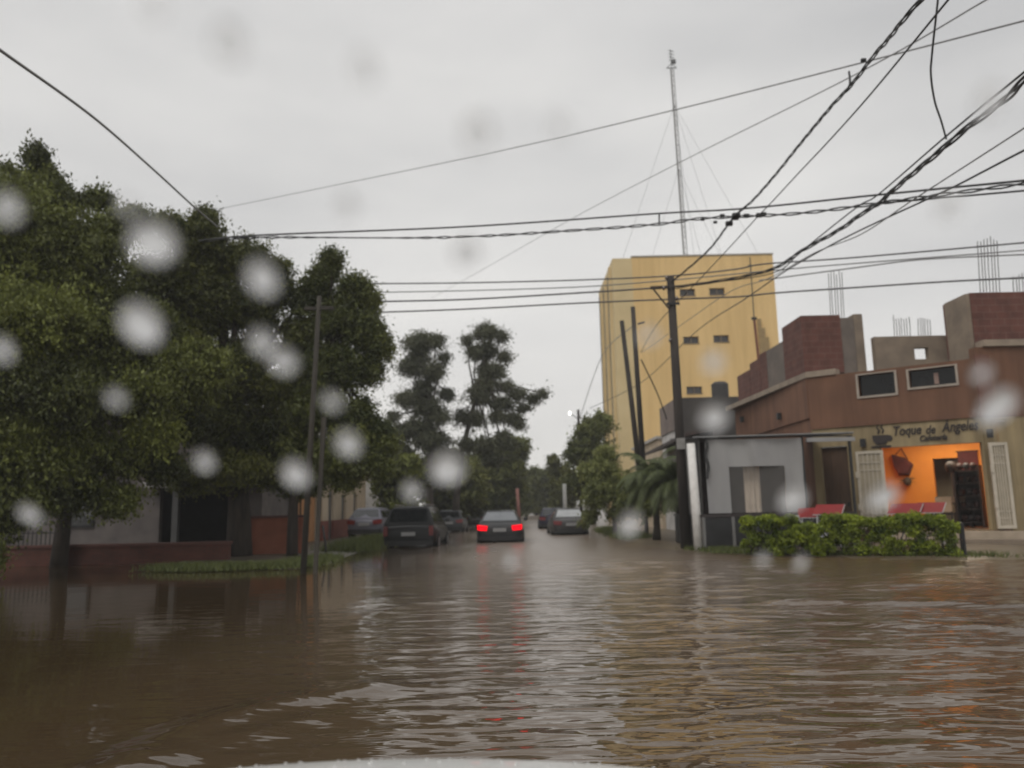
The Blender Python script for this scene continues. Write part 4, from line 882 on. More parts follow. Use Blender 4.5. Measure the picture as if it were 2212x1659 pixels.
mb.tube([(cx_, 39.3, 6.2), (cx_, 39.3, 6.25), (cx_, 39.3, tb_.z), (cx_, 39.3, tb_.z+.12)], [r_*.95, r_*1.03, r_*1.03, r_*.7], 18); o = mb.build('water_tank', pmat('dark_tank', (.05, .046, .045), rough=.7), gh, smooth=False)
nb = empty('house', (8.5, 46, 0)); tag(nb, 'low cream house beyond the white wall, before the yellow tower', 'house')
mb = MB(); mb.box((7.95, 43.0, 0), (12, 52, 4.9)); mb.build('wall', CREAM, nb)
mb = MB(); mb.box((7.8, 42.9, 4.9), (12.1, 52.1, 5.05)); mb.build('roof', WHITEW, nb)

# ================================================================== CAFE BUILDING (chamfered corner)
BROWN = pmat('brown_wall_paint', (.185, .088, .048), (.15, .07, .039), rough=.75, scale=.8, bump=.12, detail=8, streak=.24)
RUST = pmat('rust_red_wall', (.17, .066, .04), (.135, .052, .032), rough=.75, scale=.8)
BEIGE = pmat('beige_wall_paint', (.37, .29, .165), (.31, .24, .13), rough=.8, scale=.9, bump=.12, detail=8, streak=.36)
ORANGE = pmat('orange_interior_paint', (.72, .26, .028), (.64, .22, .024), rough=.7, scale=1.5)
CORN = pmat('pale_concrete_cornice', (.36, .29, .22), (.26, .21, .165), rough=.9, scale=2.5, bump=.3)
CONC2 = pmat('raw_beige_concrete', (.27, .215, .16), (.19, .15, .115), rough=.9, scale=1.6, bump=.4)
GCONC = pmat('raw_grey_render', (.20, .165, .14), (.13, .11, .095), rough=.9, scale=1.2, bump=.3)
HOLLOW = brickmat('hollow_red_brick', (.15, .058, .043), (.125, .049, .037), (.16, .085, .068), .42, .225, .014)
A, B = Vector((10.25, 27.0)), Vector((14.2, 23.8))
FP = Plane(A, B)
ZB, ZT, ZF = 3.82, 5.62, .45
cb = empty('cafe_building', (12, 26, 0)); tag(cb, 'two-storey brown corner cafe with unfinished brick top and lit orange room', 'cafe')
o0 = FP.hit(1912, 1100)[0]; o1 = FP.L-.05; oz = FP.hit(2000, 962)[1]
dleft = FP.hit(1836, 1000)[0]
mb = MB(); wallgrid(mb, A, B, .05, ZB, .25, [(o0, o1, ZF, oz), (.25, dleft-.05, .06, 3.2)]); mb.build('ground_floor_wall', BEIGE, cb)
mb = MB(); FP.box(mb, .26, dleft-.06, .07, 3.19, -.2, -.14); d = mb.build('door', pmat('brown_wood_door', (.105, .06, .035), (.07, .04, .025), rough=.55, stretch=(6, 6, .4)), cb)
mb = MB(); FP.box(mb, dleft-.2, dleft-.15, 1.2, 1.34, -.139, -.08); mb.build('handle', IRON, d)
# upper band, 6 cm proud
wins = []
for (a, b, c_, dd) in ((1858, 857, 1932, 803), (1967, 838, 2063, 790)):
    u0, z0 = FP.hit(a, b); u1, z1 = FP.hit(c_, dd); zm = FP.hit(a, b)[1]
    wins.append((u0, u1, z0, FP.hit(c_, dd)[1]))
A2, B2 = A + Vector((FP.n.x, FP.n.y))*.06, B + Vector((FP.n.x, FP.n.y))*.06
mb = MB(); wallgrid(mb, A2, B2, ZB+.002, ZT, .3, wins); mb.build('upper_wall', BROWN, cb)
for k, (u0, u1, z0, z1) in enumerate(wins):
    fr = MB(); t_ = .07
    FP.box(fr, u0-t_, u1+t_, z0-t_, z0-.002, -.2, .10); FP.box(fr, u0-t_, u0-.002, z0, z1, .062, .10); FP.box(fr, u1+.002, u1+t_, z0, z1, .062, .10); FP.box(fr, u0-t_, u1+t_, z1+.002, z1+t_*.6, .062, .09)
    f = fr.build('window', pmat('cream_window_trim', (.42, .36, .30), rough=.7), cb)
    g = MB(); FP.box(g, u0+.01, u1-.01, z0+.01, z1-.01, -.14, -.12); g.build('pane', pmat('dark_window_glass', (.008, .009, .010), (.006, .006, .007), rough=.08, spec=.25), f)
    if k == 1:
        g = MB(); um = (u0+u1)/2+.1; FP.box(g, um-.08, um+.05, z0+.06, z1-.14, -.118, -.1); g.build('curtain', pmat('pink_curtain', (.35, .24, .2)), f)
# side wall along the street, right wall along the cross street
mb = MB(); wallgrid(mb, (10.45, 36.6), A-Vector((0, .0)), .05, ZB+.4, .25); mb.build('side_wall', pmat('side_brown_paint', (.23, .112, .064), (.19, .09, .052), rough=.8, scale=.8, streak=.24), cb)
mb = MB(); wallgrid(mb, (10.39, 36.6), (10.19, 26.98), ZB+.402, ZT, .3); mb.build('side_upper_wall', pmat('side_brown_paint', (.26, .125, .08)), cb)
for px, py in ((1604, 905), (1684, 898)):
    p = atx(px, py, 10.2); mb = MB(); mb.box((10.1, p.y-.1, p.z-.14), (10.235, p.y+.1, p.z+.1)); mb.build('vent', IRON, cb)
mb = MB(); wallgrid(mb, (B.x+.02, B.y), (34, B.y), .05, ZB, .25); mb.build('right_wall', BEIGE, cb)
mb = MB(); wallgrid(mb, (B2.x+.05, B.y-.03), (34, B.y-.03), ZB+.002, ZT+.35, .3); mb.build('right_upper_wall', BROWN, cb)
mb = MB(); mb.box((B2.x+.0, B.y-.12, ZB), (B2.x+.42, B.y-.032, ZT+.1)); mb.build('corner_pilaster', RUST, cb)
# cornice pieces
mb = MB(); mb.obox(Vector((10.27, 31.8, ZT+.1)), Vector((.2, 0, 0)), Vector((.1, -4.85, 0)), Vector((0, 0, .098))); mb.build('cornice', CORN, cb)
mb = MB(); FP.box(mb, .0, 1.0, ZT+.002, ZT+.2, -.35, .12); mb.build('cornice', CORN, cb)
mb = MB(); mb.box((B2.x+.3, B.y-.14, ZT+.36), (34, B.y+.3, ZT+.56)); mb.build('cornice', CORN, cb)
mb = MB(); mb.prism([(10.5, 27.2), (14.4, 24.1), (34, 24.1), (34, 36.5), (10.7, 36.5)], ZT-.12, ZT-.002); mb.build('roof_slab', CONC, cb)
# unfinished upper storey
zt1 = at(1770, 681, 27.2).z
def wbox(name, x0, x1, y0, y1, z0, z1, m, bev=0): 
    mb = MB(); mb.box((x0, y0, z0), (x1, y1, z1)); return mb.build(name, m, cb)
xa, xb, xc, xd = at(1734, 740, 27.2).x, at(1819, 740, 27.2).x, at(1849, 740, 27.2).x, at(1868, 740, 27.2).x
wbox('brick_pier', xa, xb, 27.2, 29.2, ZT+.21, zt1, HOLLOW); wbox('concrete_column', xb+.003, xc, 27.24, 27.9, ZT, zt1-.1, GCONC); wbox('concrete_column', xc+.003, xd, 27.22, 27.8, ZT, zt1+.02, CONC2)
zl = at(1960, 726, 26.5).z
ha, hb = at(1975, 762, 26.52), at(2006, 762, 26.52); hz0, hz1 = at(1990, 776, 26.52).z, at(1990, 751, 26.52).z
mb = MB(); x0_, x1_ = xd+.01, at(2078, 740, 26.5).x
wallgrid(mb, (x0_, 26.5), (x1_, 26.5), ZT+.01, zl, .25, [(ha.x-x0_, hb.x-x0_, hz0, hz1)]); mb.build('parapet_wall', CONC2, cb)
zt2 = at(2120, 632, 24.3).z; xe = at(2095, 700, 24.3).x
wbox('brick_pier', xe+.103, xe+3.5, 24.3, 25.9, ZT+.36, zt2, HOLLOW); wbox('concrete_column', xe-.02, xe+.10, 24.33, 25.6, ZT, zt2-.02, CONC2)
def sy(px, x=10.42): return atx(px, 800, x).y
for nm, p0, p1, top, m in (('render_wall', 1717, 1664, 737, GCONC), ('brick_stub', 1663, 1648, 757, HOLLOW), ('brick_stub', 1647, 1626, 776, HOLLOW), ('brick_stub', 1625, 1597, 803, HOLLOW)):
    y0, y1 = sy(p0), sy(p1); zt = atx((p0+p1)/2, top, 10.3).z
    wbox(nm, 10.3, 10.55, y0+.01, y1, ZT+.2, zt, m)
STEEL = pmat('rusty_rebar', (.075, .06, .052), (.05, .04, .035), rough=.7)
for (pa, pb, base, top, n, y) in ((1795, 1824, 690, 586, 6, 27.4), (1932, 1966, 724, 682, 7, 26.6), (1985, 2010, 724, 690, 6, 26.65), (2053, 2076, 722, 696, 5, 26.7), (2066, 2078, 720, 654, 4, 26.2), (2118, 2160, 634, 514, 7, 24.8), (2191, 2222, 634, 590, 6, 24.8)):
    for k in range(n):
        t = k/(n-1); px = pa+(pb-pa)*t; yy = y+.35*((k*7) % 3)/3
        b_ = at(px, base+6, yy); t_ = at(px-(base-top)*.055, top+random.uniform(-4, 8), yy)
        mb = MB(); mb.tube([b_-Vector((0, 0, .1)), b_.lerp(t_, .5)+Vector((random.uniform(-.02, .02), 0, 0)), t_], .013, 5); mb.build('rebar', STEEL, cb)
mp_ = empty('steel_mast', (10.42, 32.6, ZT)); tag(mp_, 'thin mast with a rusty red foot above the stepped brick stubs', 'mast')
b_ = at(1641, 800, 32.6); m_ = at(1629, 688, 32.6); t_ = at(1620, 556, 32.6)
mb = MB(); mb.tube([b_, m_], .055, 8); mb.build('lower_tube', pmat('rusty_mast', (.22, .09, .05), (.15, .06, .04), rough=.8), mp_)
mb = MB(); mb.tube([m_, t_], .022, 6); mb.box(m_-Vector((.1, .06, .05)), m_+Vector((.1, .06, .05))); mb.build('upper_rod', IRON, mp_)
mb = MB(); mb.bar(t_+Vector((-.12, 0, -.35)), t_+Vector((.3, 0, -.35)), .025); mb.bar(t_+Vector((-.1, 0, -.8)), t_+Vector((.22, 0, -.8)), .02); mb.build('aerial', IRON, mp_)

# the lit room
D = 3.6
def FB(u, z, o): return FP.P(u, z, o)
ua, ub = o0-.9, FP.L+.35
du0, du1 = None, None
def hit_back(px, py, dep):
    r__ = ray(px, py); t = ((FP.A - FP.n*dep)-CAMPOS).dot(FP.n)/r__.dot(FP.n); p = CAMPOS + r__*t; return (p-FP.A).dot(FP.d), p.z
du0, dz1 = hit_back(2014, 991, D); du1, _ = hit_back(2076, 991, D)
BW0, BW1 = FP.A+FP.d*ua-FP.n*D, FP.A+FP.d*ub-FP.n*D
mb = MB(); wallgrid(mb, BW0, BW1, ZF, 3.7, .2, [(du0-ua, du1-ua, ZF, dz1)])
mb.build('back_wall', ORANGE, cb)
mb = MB(); mb.quad(FB(ua, ZF, -.26), FB(ua, ZF, -D), FB(ua, 3.7, -D), FB(ua, 3.7, -.26)); mb.quad(FB(ub, ZF, -.26), FB(ub, ZF, -D), FB(ub, 3.7, -D), FB(ub, 3.7, -.26)); mb.build('room_side_wall', ORANGE, cb)
mb = MB(); mb.quad(FB(ua-.2, 3.69, -.26), FB(ub+.2, 3.69, -.26), FB(ub+.2, 3.69, -D-1.8), FB(ua-.2, 3.69, -D-1.8)); mb.build('ceiling', pmat('cream_ceiling', (.6, .55, .48)), cb)
mb = MB(); FP.box(mb, ua-.2, ub+.1, .1, ZF-.002, -D-1.8, .0); mb.build('room_floor', pmat('brown_tile', (.14, .08, .05), (.1, .06, .04), rough=.3), cb)
mb = MB(); mb.quad(FB(du0-.6, ZF, -D-1.7), FB(du1+.6, ZF, -D-1.7), FB(du1+.6, 3.7, -D-1.7), FB(du0-.6, 3.7, -D-1.7)); mb.build('passage_wall', pmat('passage_paint', (.36, .31, .22)), cb)
mb = MB(); um = (du0+du1)/2; FP.box(mb, um+.05, du1+.02, ZF, dz1-.02, -D-.3, -D-.22); mb.build('inner_door', pmat('dark_wood', (.07, .035, .02), (.045, .024, .015), rough=.5), cb)
mb = MB(); FP.box(mb, o0-.0, FP.L+1.2, .02, ZF-.25, .03, .75); mb.build('lower_step', CONC2, cb)
mb = MB(); FP.box(mb, o0-.0, FP.L+1.0, .1, ZF-.03, .005, .38); mb.build('upper_step', pmat('cream_step', (.42, .34, .26), (.33, .27, .2), rough=.6), cb)
mb = MB(); mb.obox(FP.P((o0+o1)/2, 3.64, -D*.55), FP.d*.55, FP.n*.08, Vector((0, 0, .03))); ltube = mb.build('ceiling_lamp', pmat('lit_tube', (1, .95, .85), (1, .95, .85), emit=4.0), cb)
al = bpy.data.lights.new('ceiling_light', 'AREA'); al.shape = 'RECTANGLE'; al.size = 2.2; al.size_y = 1.2; al.energy = 88; al.color = (1, .86, .66)
ao = bpy.data.objects.new('ceiling_light', al); COL.objects.link(ao); ao.location = FP.P((o0+o1)/2, 3.58, -D*.55); ao.rotation_euler = (0, 0, math.atan2(FP.d.y, FP.d.x))

# lettering and emblem
INK = pmat('dark_lettering', (.028, .018, .016), (.02, .014, .013), rough=.5)
def lettering(name, text, u, z, size, width, parent, shear=.28, out=.025):
    cu = bpy.data.curves.new(name, 'FONT'); cu.body = text; cu.size = size; cu.shear = shear; cu.extrude = .012; cu.offset = .006; cu.align_x = 'LEFT'
    o = bpy.data.objects.new(name, cu); COL.objects.link(o)
    dg = bpy.context.evaluated_depsgraph_get(); dg.update(); me = bpy.data.meshes.new_from_object(o.evaluated_get(dg))
    bpy.data.objects.remove(o)
    me.materials.clear(); me.materials.append(INK)
    xs_ = [v.co.x for v in me.vertices]; x0 = min(xs_); k = width/(max(xs_)-x0)
    M = Matrix(((FP.d.x, 0, FP.n.x, 0), (FP.d.y, 0, FP.n.y, 0), (0, 1, 0, 0), (0, 0, 0, 1)))
    loc = FP.P(u, z, out) - parent.location
    for v in me.vertices: v.co = M @ Vector(((v.co.x-x0)*k, v.co.y, v.co.z)) + loc
    ob = bpy.data.objects.new(name, me); COL.objects.link(ob); ob.parent = parent
    return ob
sg = empty('shop_sign', FP.P(2.0, 3.3, 0)); tag(sg, 'dark slanted lettering and coffee cup emblem above the shop opening', 'sign')
def zpx(x, y): px, py = (3380+x*.3165)/1.8445, (1640+y*.3165)/1.8445; return FP.hit(px, py)
u0, z0 = zpx(580, 300); u1, _ = zpx(930, 300); lettering('lettering', 'Toque', u0, z0, .42, u1-u0, sg)
u0, z0 = zpx(985, 280); u1, _ = zpx(1105, 280); lettering('lettering', 'de', u0, z0, .38, u1-u0, sg)
u0, z0 = zpx(1180, 255); u1, _ = zpx(1650, 235); lettering('lettering', 'Ángeles', u0, z0+.0, .44, u1-u0, sg)
u0, z0 = zpx(905, 372); u1, _ = zpx(1250, 335); lettering('lettering', 'Cafetería', u0, z0, .25, u1-u0, sg)
ce = zpx(410, 360); u, z = ce
mb = MB(); n = 16; pr = []
prof = [(-.25, .16), (-.23, -.02), (-.14, -.14), (.14, -.14), (.23, -.02), (.25, .16)]
mb.loft([[FP.P(u+a, z+b, .01) for a, b in prof], [FP.P(u+a, z+b, .035) for a, b in prof]])
rim = [(math.cos(6.283*k/10), math.sin(6.283*k/10)) for k in range(10)]
mb.loft([[FP.P(u+.27+.09*a, z+.05+.1*b, .012) for a, b in rim], [FP.P(u+.27+.09*a, z+.05+.1*b, .033) for a, b in rim]])
FP.box(mb, u-.3, u+.3, z-.24, z-.18, .01, .035)
for s in (-.07, .06): mb.tube([FP.P(u+s, z+.22, .022), FP.P(u+s+.05, z+.32, .022), FP.P(u+s-.02, z+.42, .022), FP.P(u+s+.04, z+.52, .022)], [.03, .028, .024, .01], 6)
mb.build('cup_emblem', INK, sg)
for nm, (a, b), lab in (('wall_lamp', zpx(195, 390), 'small dark wall lamp left of the cup emblem'), ('wall_lamp', zpx(1790, 270), 'small dark wall lamp at the right end of the lettering')):
    rt = empty(nm, FP.P(a, b, .0)); tag(rt, lab, 'wall lamp')
    mb = MB(); FP.box(mb, a-.08, a+.08, b-.14, b+.12, .03, .15); mb.build('lamp_body', IRON, rt); mb = MB(); FP.box(mb, a-.04, a+.04, b-.05, b+.05, .0, .029); mb.build('bracket', IRON, rt)

# shutters with their bars
SHF = pmat('cream_shutter_paint', (.56, .50, .41), (.47, .42, .34), rough=.5)
SHP = pmat('cream_shutter_panel', (.40, .345, .255), (.33, .285, .21), rough=.6)
def shutter(pl, u0, u1, z0, z1, out, label):
    rt = empty('shutter', pl.P((u0+u1)/2, z0, out)); tag(rt, label, 'shutter', 'open shutters of the cafe')
    mb = MB(); f = .09
    pl.box(mb, u0, u0+f, z0, z1, out, out+.06); pl.box(mb, u1-f, u1, z0, z1, out, out+.06)
    pl.box(mb, u0+f+.001, u1-f-.001, z1-f, z1, out+.002, out+.058); pl.box(mb, u0+f+.001, u1-f-.001, z0, z0+f, out+.002, out+.058); mb.build('frame', SHF, rt)
    mb = MB(); pl.box(mb, u0+f+.002, u1-f-.002, z0+f+.002, z1-f-.002, out+.004, out+.02); mb.build('panel', SHP, rt)
    mb = MB(); n = 4
    for k in range(1, n+1):
        u = u0+f+(u1-u0-2*f)*k/(n+1); pl.box(mb, u-.012, u+.012, z0+f+.004, z1-f-.004, out+.03, out+.05)
    for z in (z1-.38, z1-.62, z0+.3, z0+.5): pl.box(mb, u0+f+.004, u1-f-.004, z-.014, z+.014, out+.024, out+.046)
    mb.build('grille', SHF, rt)
    for z in (z0+.7, z0+1.75): mb = MB(); pl.box(mb, u0-.04, u0+.05, z-.1, z+.1, out+.062, out+.1); mb.build('hinge', SHF, rt)
ul0, zl1 = FP.hit(1849, 976); ul1, _ = FP.hit(1908, 976)
shutter(FP, ul0, ul1, ZF+.02, zl1, .03, 'cream barred shutter left of the lit shop opening')
RP = Plane((B.x+.02, B.y-.1), (B.x+5, B.y-.28)); ur0, zr1 = RP.hit(2112, 957); ur1, _ = RP.hit(2182, 1050)
shutter(RP, max(ur0, .01), ur1, ZF+.04, zr1, .05, 'cream barred shutter right of the lit shop opening')

# inside the room
def deco(px, py, w_, h_, dep, col, label, cat, nm):
    u, z = hit_back(px, py, dep); rt = empty(nm, FP.P(u, z, -dep+.02)); tag(rt, label, cat)
    return u, z, rt
u, z, rt = deco(1950, 1006, .2, .3, D-.04, 0, 'dark red wall basket hanging left on the orange wall', 'wall basket', 'wall_basket')
mb = MB(); mb.loft([[FP.P(u-.34, z+.42, -D+.03), FP.P(u+.1, z+.28, -D+.03), FP.P(u+.36, z+.02, -D+.03), FP.P(u+.2, z-.36, -D+.03), FP.P(u-.16, z-.34, -D+.03), FP.P(u-.3, z-.0, -D+.03)],
                    [FP.P(u-.3, z+.36, -D+.2), FP.P(u+.08, z+.22, -D+.22), FP.P(u+.28, z+.0, -D+.22), FP.P(u+.16, z-.28, -D+.22), FP.P(u-.12, z-.26, -D+.22), FP.P(u-.24, z+.02, -D+.2)]])
mb.build('pocket', pmat('maroon_cloth', (.10, .02, .018), (.06, .014, .014), rough=.9), rt); mb = MB(); mb.tube([FP.P(u-.2, z+.38, -D+.1), FP.P(u, z+.62, -D+.05), FP.P(u+.2, z+.2, -D+.1)], .02, 5); mb.build('strap', pmat('maroon_cloth', (.10, .02, .018)), rt)
u, z, rt = deco(1962, 1040, .2, .2, D-.04, 0, 'dark spiky plant hanging under the red wall basket', 'hanging plant', 'hanging_plant')
mb = MB(); mb.ball(FP.P(u, z, -D+.14), (.13, .13, .16), 10, 7); mb.build('pot', pmat('dark_pot', (.05, .035, .02), rough=.6), rt)
C = []; mb = MB()
for k in range(26):
    a = random.uniform(0, 6.28); l = random.uniform(.2, .42); b_ = FP.P(u, z+.06, -D+.16); e = b_+FP.d*math.cos(a)*l+Vector((0, 0, 1))*math.sin(a)*l*.7+FP.n*random.uniform(0, .15)
    w__ = Vector((0, 0, .014)) if abs(math.cos(a)) > .5 else FP.d*.014
    mb.quad(b_-w__, e, b_+w__)
o = mb.build('foliage', pmat('dark_spiky_leaf', (.03, .03, .015), (.02, .02, .01)), rt)
u, z, rt = deco(2092, 1002, .2, .3, D-.04, 0, 'dark red hanging cloth right on the orange wall', 'wall hanging', 'wall_hanging')
mb = MB(); FP.box(mb, u-.3, u+.3, z-.5, z+.42, -D+.02, -D+.07); mb.build('cloth', pmat('maroon_cloth', (.10, .02, .018)), rt); mb = MB(); mb.tube([FP.P(u-.34, z+.44, -D+.05), FP.P(u+.34, z+.44, -D+.05)], .02, 6); mb.build('rod', IRON, rt)
# dark rack with rounded goods by the right jamb
u, z = hit_back(2100, 1100, 2.4); rt = empty('display_rack', FP.P(u, ZF, -2.2)); tag(rt, 'tall dark display rack loaded with dark goods by the right shutter', 'rack')
DK = pmat('dark_rack_wood', (.035, .022, .018), (.022, .015, .013), rough=.6)
mb = MB()
for s in (-.36, .36): FP.box(mb, u+s-.03, u+s+.03, ZF, 2.45, -2.5, -1.9)
for k in range(5): FP.box(mb, u-.329, u+.329, ZF+.15+k*.42, ZF+.18+k*.42, -2.48, -1.92)
FP.box(mb, u-.33, u+.33, ZF+.02, 2.3, -2.53, -2.502); mb.build('frame', DK, rt)
for k in range(5):
    for q in range(3):
        c_ = FP.P(u-.2+q*.2, ZF+.30+k*.42, -2.1-random.uniform(0, .1)); mb = MB(); mb.ball(c_, (.11, .11, .12), 9, 6); mb.build('package', pmat('dark_goods_%d' % (q % 2), ((.045, .02, .018), (.03, .028, .03))[q % 2], rough=.5), rt)
c_ = FP.P(u-.42, 2.42, -1.95); mb = MB(); mb.ball(c_, (.17, .17, .2), 12, 8); mb.build('hat', DK, rt, smooth=True)
# desk and chair
u, z = hit_back(2065, 1100, 2.6); rt = empty('desk', FP.P(u, ZF, -2.6)); tag(rt, 'dark wooden desk inside the lit orange room', 'desk')
mb = MB(); FP.box(mb, u-.7, u+.5, ZF+.76, ZF+.8, -2.9, -2.2); mb.build('desk_top', DK, rt)
for s in (-.66, .46): mb = MB(); FP.box(mb, u+s-.03, u+s+.03, ZF, ZF+.758, -2.88, -2.24); mb.build('side_panel', DK, rt)
rt = empty('box', FP.P(u+.1, ZF+.803, -2.5)); tag(rt, 'pale box lying on the dark desk in the orange room', 'box')
mb = MB(); FP.box(mb, u-.12, u+.32, ZF+.803, ZF+.98, -2.7, -2.4); mb.build('carton', pmat('pale_card', (.4, .3, .22)), rt); mb = MB(); FP.box(mb, u-.13, u+.33, ZF+.981, ZF+1.0, -2.71, -2.39); mb.build('lid', pmat('pale_lid', (.45, .36, .3)), rt)
u, z = hit_back(2042, 1085, 1.7); rt = empty('chair', FP.P(u, ZF, -1.7)); tag(rt, 'dark chair with a cream padded back in front of the desk', 'chair')
mb = MB(); FP.box(mb, u-.24, u+.24, ZF+.42, ZF+.48, -1.95, -1.45); mb.build('seat', DK, rt); mb = MB(); FP.box(mb, u-.23, u+.23, ZF+.52, ZF+1.0, -1.44, -1.38); mb.build('backrest', pmat('cream_pad', (.48, .36, .25), (.4, .3, .2)), rt)
for a in (-.2, .2):
    for b in (-1.92, -1.47): mb = MB(); FP.box(mb, u+a-.02, u+a+.02, ZF, ZF+(.42 if b < -1.6 else 1.02), b-.02, b+.02); mb.build('leg', DK, rt)

# ================================================================== TERRACE TENT
TARP = pmat('grey_tarpaulin', (.33, .325, .32), (.27, .265, .265), rough=.55, scale=1.3, bump=.5, bscale=2.0, stretch=(1, 1, .3))
tt = empty('terrace_tent', (8, 25.5, .05)); tag(tt, 'grey tarpaulin terrace enclosure with a dark flat roof beside the cafe', 'tent')
mb = MB(); mb.loft([[(5.5, 23.95, 3.36), (10.35, 23.95, 3.40), (10.35, 23.95, 3.44), (5.5, 23.95, 3.40)], [(5.5, 27.6, 3.62), (10.2, 27.6, 3.62), (10.2, 27.6, 3.66), (5.5, 27.6, 3.66)]]); mb.build('roof', pmat('dark_roof_sheet', (.05, .05, .053), (.035, .035, .037), rough=.5), tt)
mb = MB(); mb.bar((5.45, 23.9, 3.40), (10.35, 23.9, 3.445), .035, .03); mb.build('gutter', pmat('pale_gutter', (.3, .3, .3), rough=.5), tt)
mb = MB(); mb.bar((8.9, 23.9, 3.24), (10.35, 23.9, 3.24), .12); mb.build('rolled_curtain', TARP, tt)
mb = MB(); mb.box((8.85, 23.97, 3.33), (10.34, 24.0, 3.37)); mb.build('fascia', IRON, tt)
wl, wr = at(1578, 1040, 24).x, at(1698, 1040, 24).x; wt = at(1640, 1006, 24).z
def tarp_y(x, z): return 24.05+.04*math.sin(x*5.3+.9*z+.6*math.sin(x*2.1))+.02*math.sin(x*13+z*3.4)*(.5+.5*math.sin(x*3.7))+.05*math.exp(-((x-8.55)/.2)**2)*(3.3-z)
mb = MB(); X0, X1 = 5.85, 8.78; nx, nz = 60, 24
for i in range(nx):
    for j in range(nz):
        a0, a1 = X0+(X1-X0)*i/nx, X0+(X1-X0)*(i+1)/nx; b0_, b1_ = 1.1+(2.22)*j/nz, 1.1+2.22*(j+1)/nz
        am, bm_ = (a0+a1)/2, (b0_+b1_)/2
        if wl < am < wr and bm_ < wt: continue
        mb.quad((a0, tarp_y(a0, b0_), b0_), (a1, tarp_y(a1, b0_), b0_), (a1, tarp_y(a1, b1_), b1_), (a0, tarp_y(a0, b1_), b1_))
mb.build('curtain', TARP, tt, smooth=True)
vm = bpy.data.materials.new('clear_vinyl'); vm.use_nodes = True
b_ = vm.node_tree.nodes['Principled BSDF']; b_.inputs['Base Color'].default_value = (.5, .48, .46, 1); b_.inputs['Alpha'].default_value = .16; b_.inputs['Roughness'].default_value = .3
mb = MB(); mb.quad((wl, 24.09, 1.1), (wr, 24.09, 1.1), (wr, 24.09, wt), (wl, 24.09, wt)); mb.build('vinyl_window', vm, tt)
INC = pmat('cream_inner_curtain', (.55, .46, .37), (.47, .39, .31), rough=.8)
for a, b in ((1607, 1643), (1697, 1703)):
    x0, x1 = at(a, 1050, 24.4).x, at(b, 1050, 24.4).x; mb = MB(); nn = 14
    for i in range(nn):
        u0, u1 = x0+(x1-x0)*i/nn, x0+(x1-x0)*(i+1)/nn; f_ = lambda u: 24.4+.03*math.sin(u*40)
        mb.quad((u0, f_(u0), 1.1), (u1, f_(u1), 1.1), (u1, f_(u1), wt+.2), (u0, f_(u0), wt+.2))
    mb.build('inner_curtain', INC, tt, smooth=True)
mb = MB(); mb.quad((5.75, 25.3, .1), (8.8, 25.3, .1), (8.8, 25.3, 3.35), (5.75, 25.3, 3.35)); mb.build('shade_backdrop', pmat('dark_backdrop', (.07, .055, .05), (.05, .04, .037), rough=.8), tt)  # added dark sheet, stands in for the shaded inside of the tent
mb = MB(); mb.quad((5.7, 24.1, .3), (5.7, 27.4, .3), (5.7, 27.4, 3.5), (5.7, 24.1, 3.38)); mb.build('side_curtain', pmat('dark_grey_tarp', (.16, .155, .15), (.12, .115, .11), rough=.6), tt)
mb = MB(); x_ = at(1527, 1000, 24.0).x
for i in range(12): z = 3.3-.1*i; mb.ball((x_+.03*math.sin(i), 23.98, z), (.05, .03, .08), 8, 6)
mb.build('strap', IRON, tt)
for x in (5.6, 8.84, 10.3): mb = MB(); mb.box((x-.035, 24.06+.05, .05), (x+.035, 24.18, 3.36)); mb.build('frame_post', IRON, tt)
BLK = pmat('black_panel', (.022, .022, .024), (.015, .015, .016), rough=.45)
fl = empty('terrace_fence', (7.5, 23.9, .05)); tag(fl, 'low black panelled terrace fence with grey uprights under the tarpaulin', 'fence')
for x0 in (5.62, 6.5, 7.4, 8.3, 9.2): mb = MB(); mb.box((x0+.05, 23.82, .14), (x0+.83, 23.86, .98)); mb.build('panel', BLK, fl)
mb = MB(); mb.box((5.55, 23.78, 1.0), (10.15, 23.9, 1.07)); mb.build('top_rail', pmat('dark_rail', (.04, .03, .03), rough=.5), fl)
mb = MB(); mb.box((5.55, 23.8, .06), (10.15, 23.88, .12)); mb.build('bottom_rail', BLK, fl)
for x0 in (5.62, 6.5, 7.4, 8.3, 9.2, 10.1): mb = MB(); mb.box((x0-.045, 23.79, .122), (x0+.045, 23.89, .998)); mb.build('upright', pmat('grey_upright', (.16, .155, .15), rough=.6), fl)
mb = MB()
for k in range(7): y = 24.2+k*.48; mb.box((5.5, y, .1), (5.53, y+.4, .98))
mb.build('side_panel', BLK, fl)
mb = MB(); mb.box((5.46, 24.0, 1.0), (5.56, 27.5, 1.06)); mb.build('side_rail', BLK, fl)

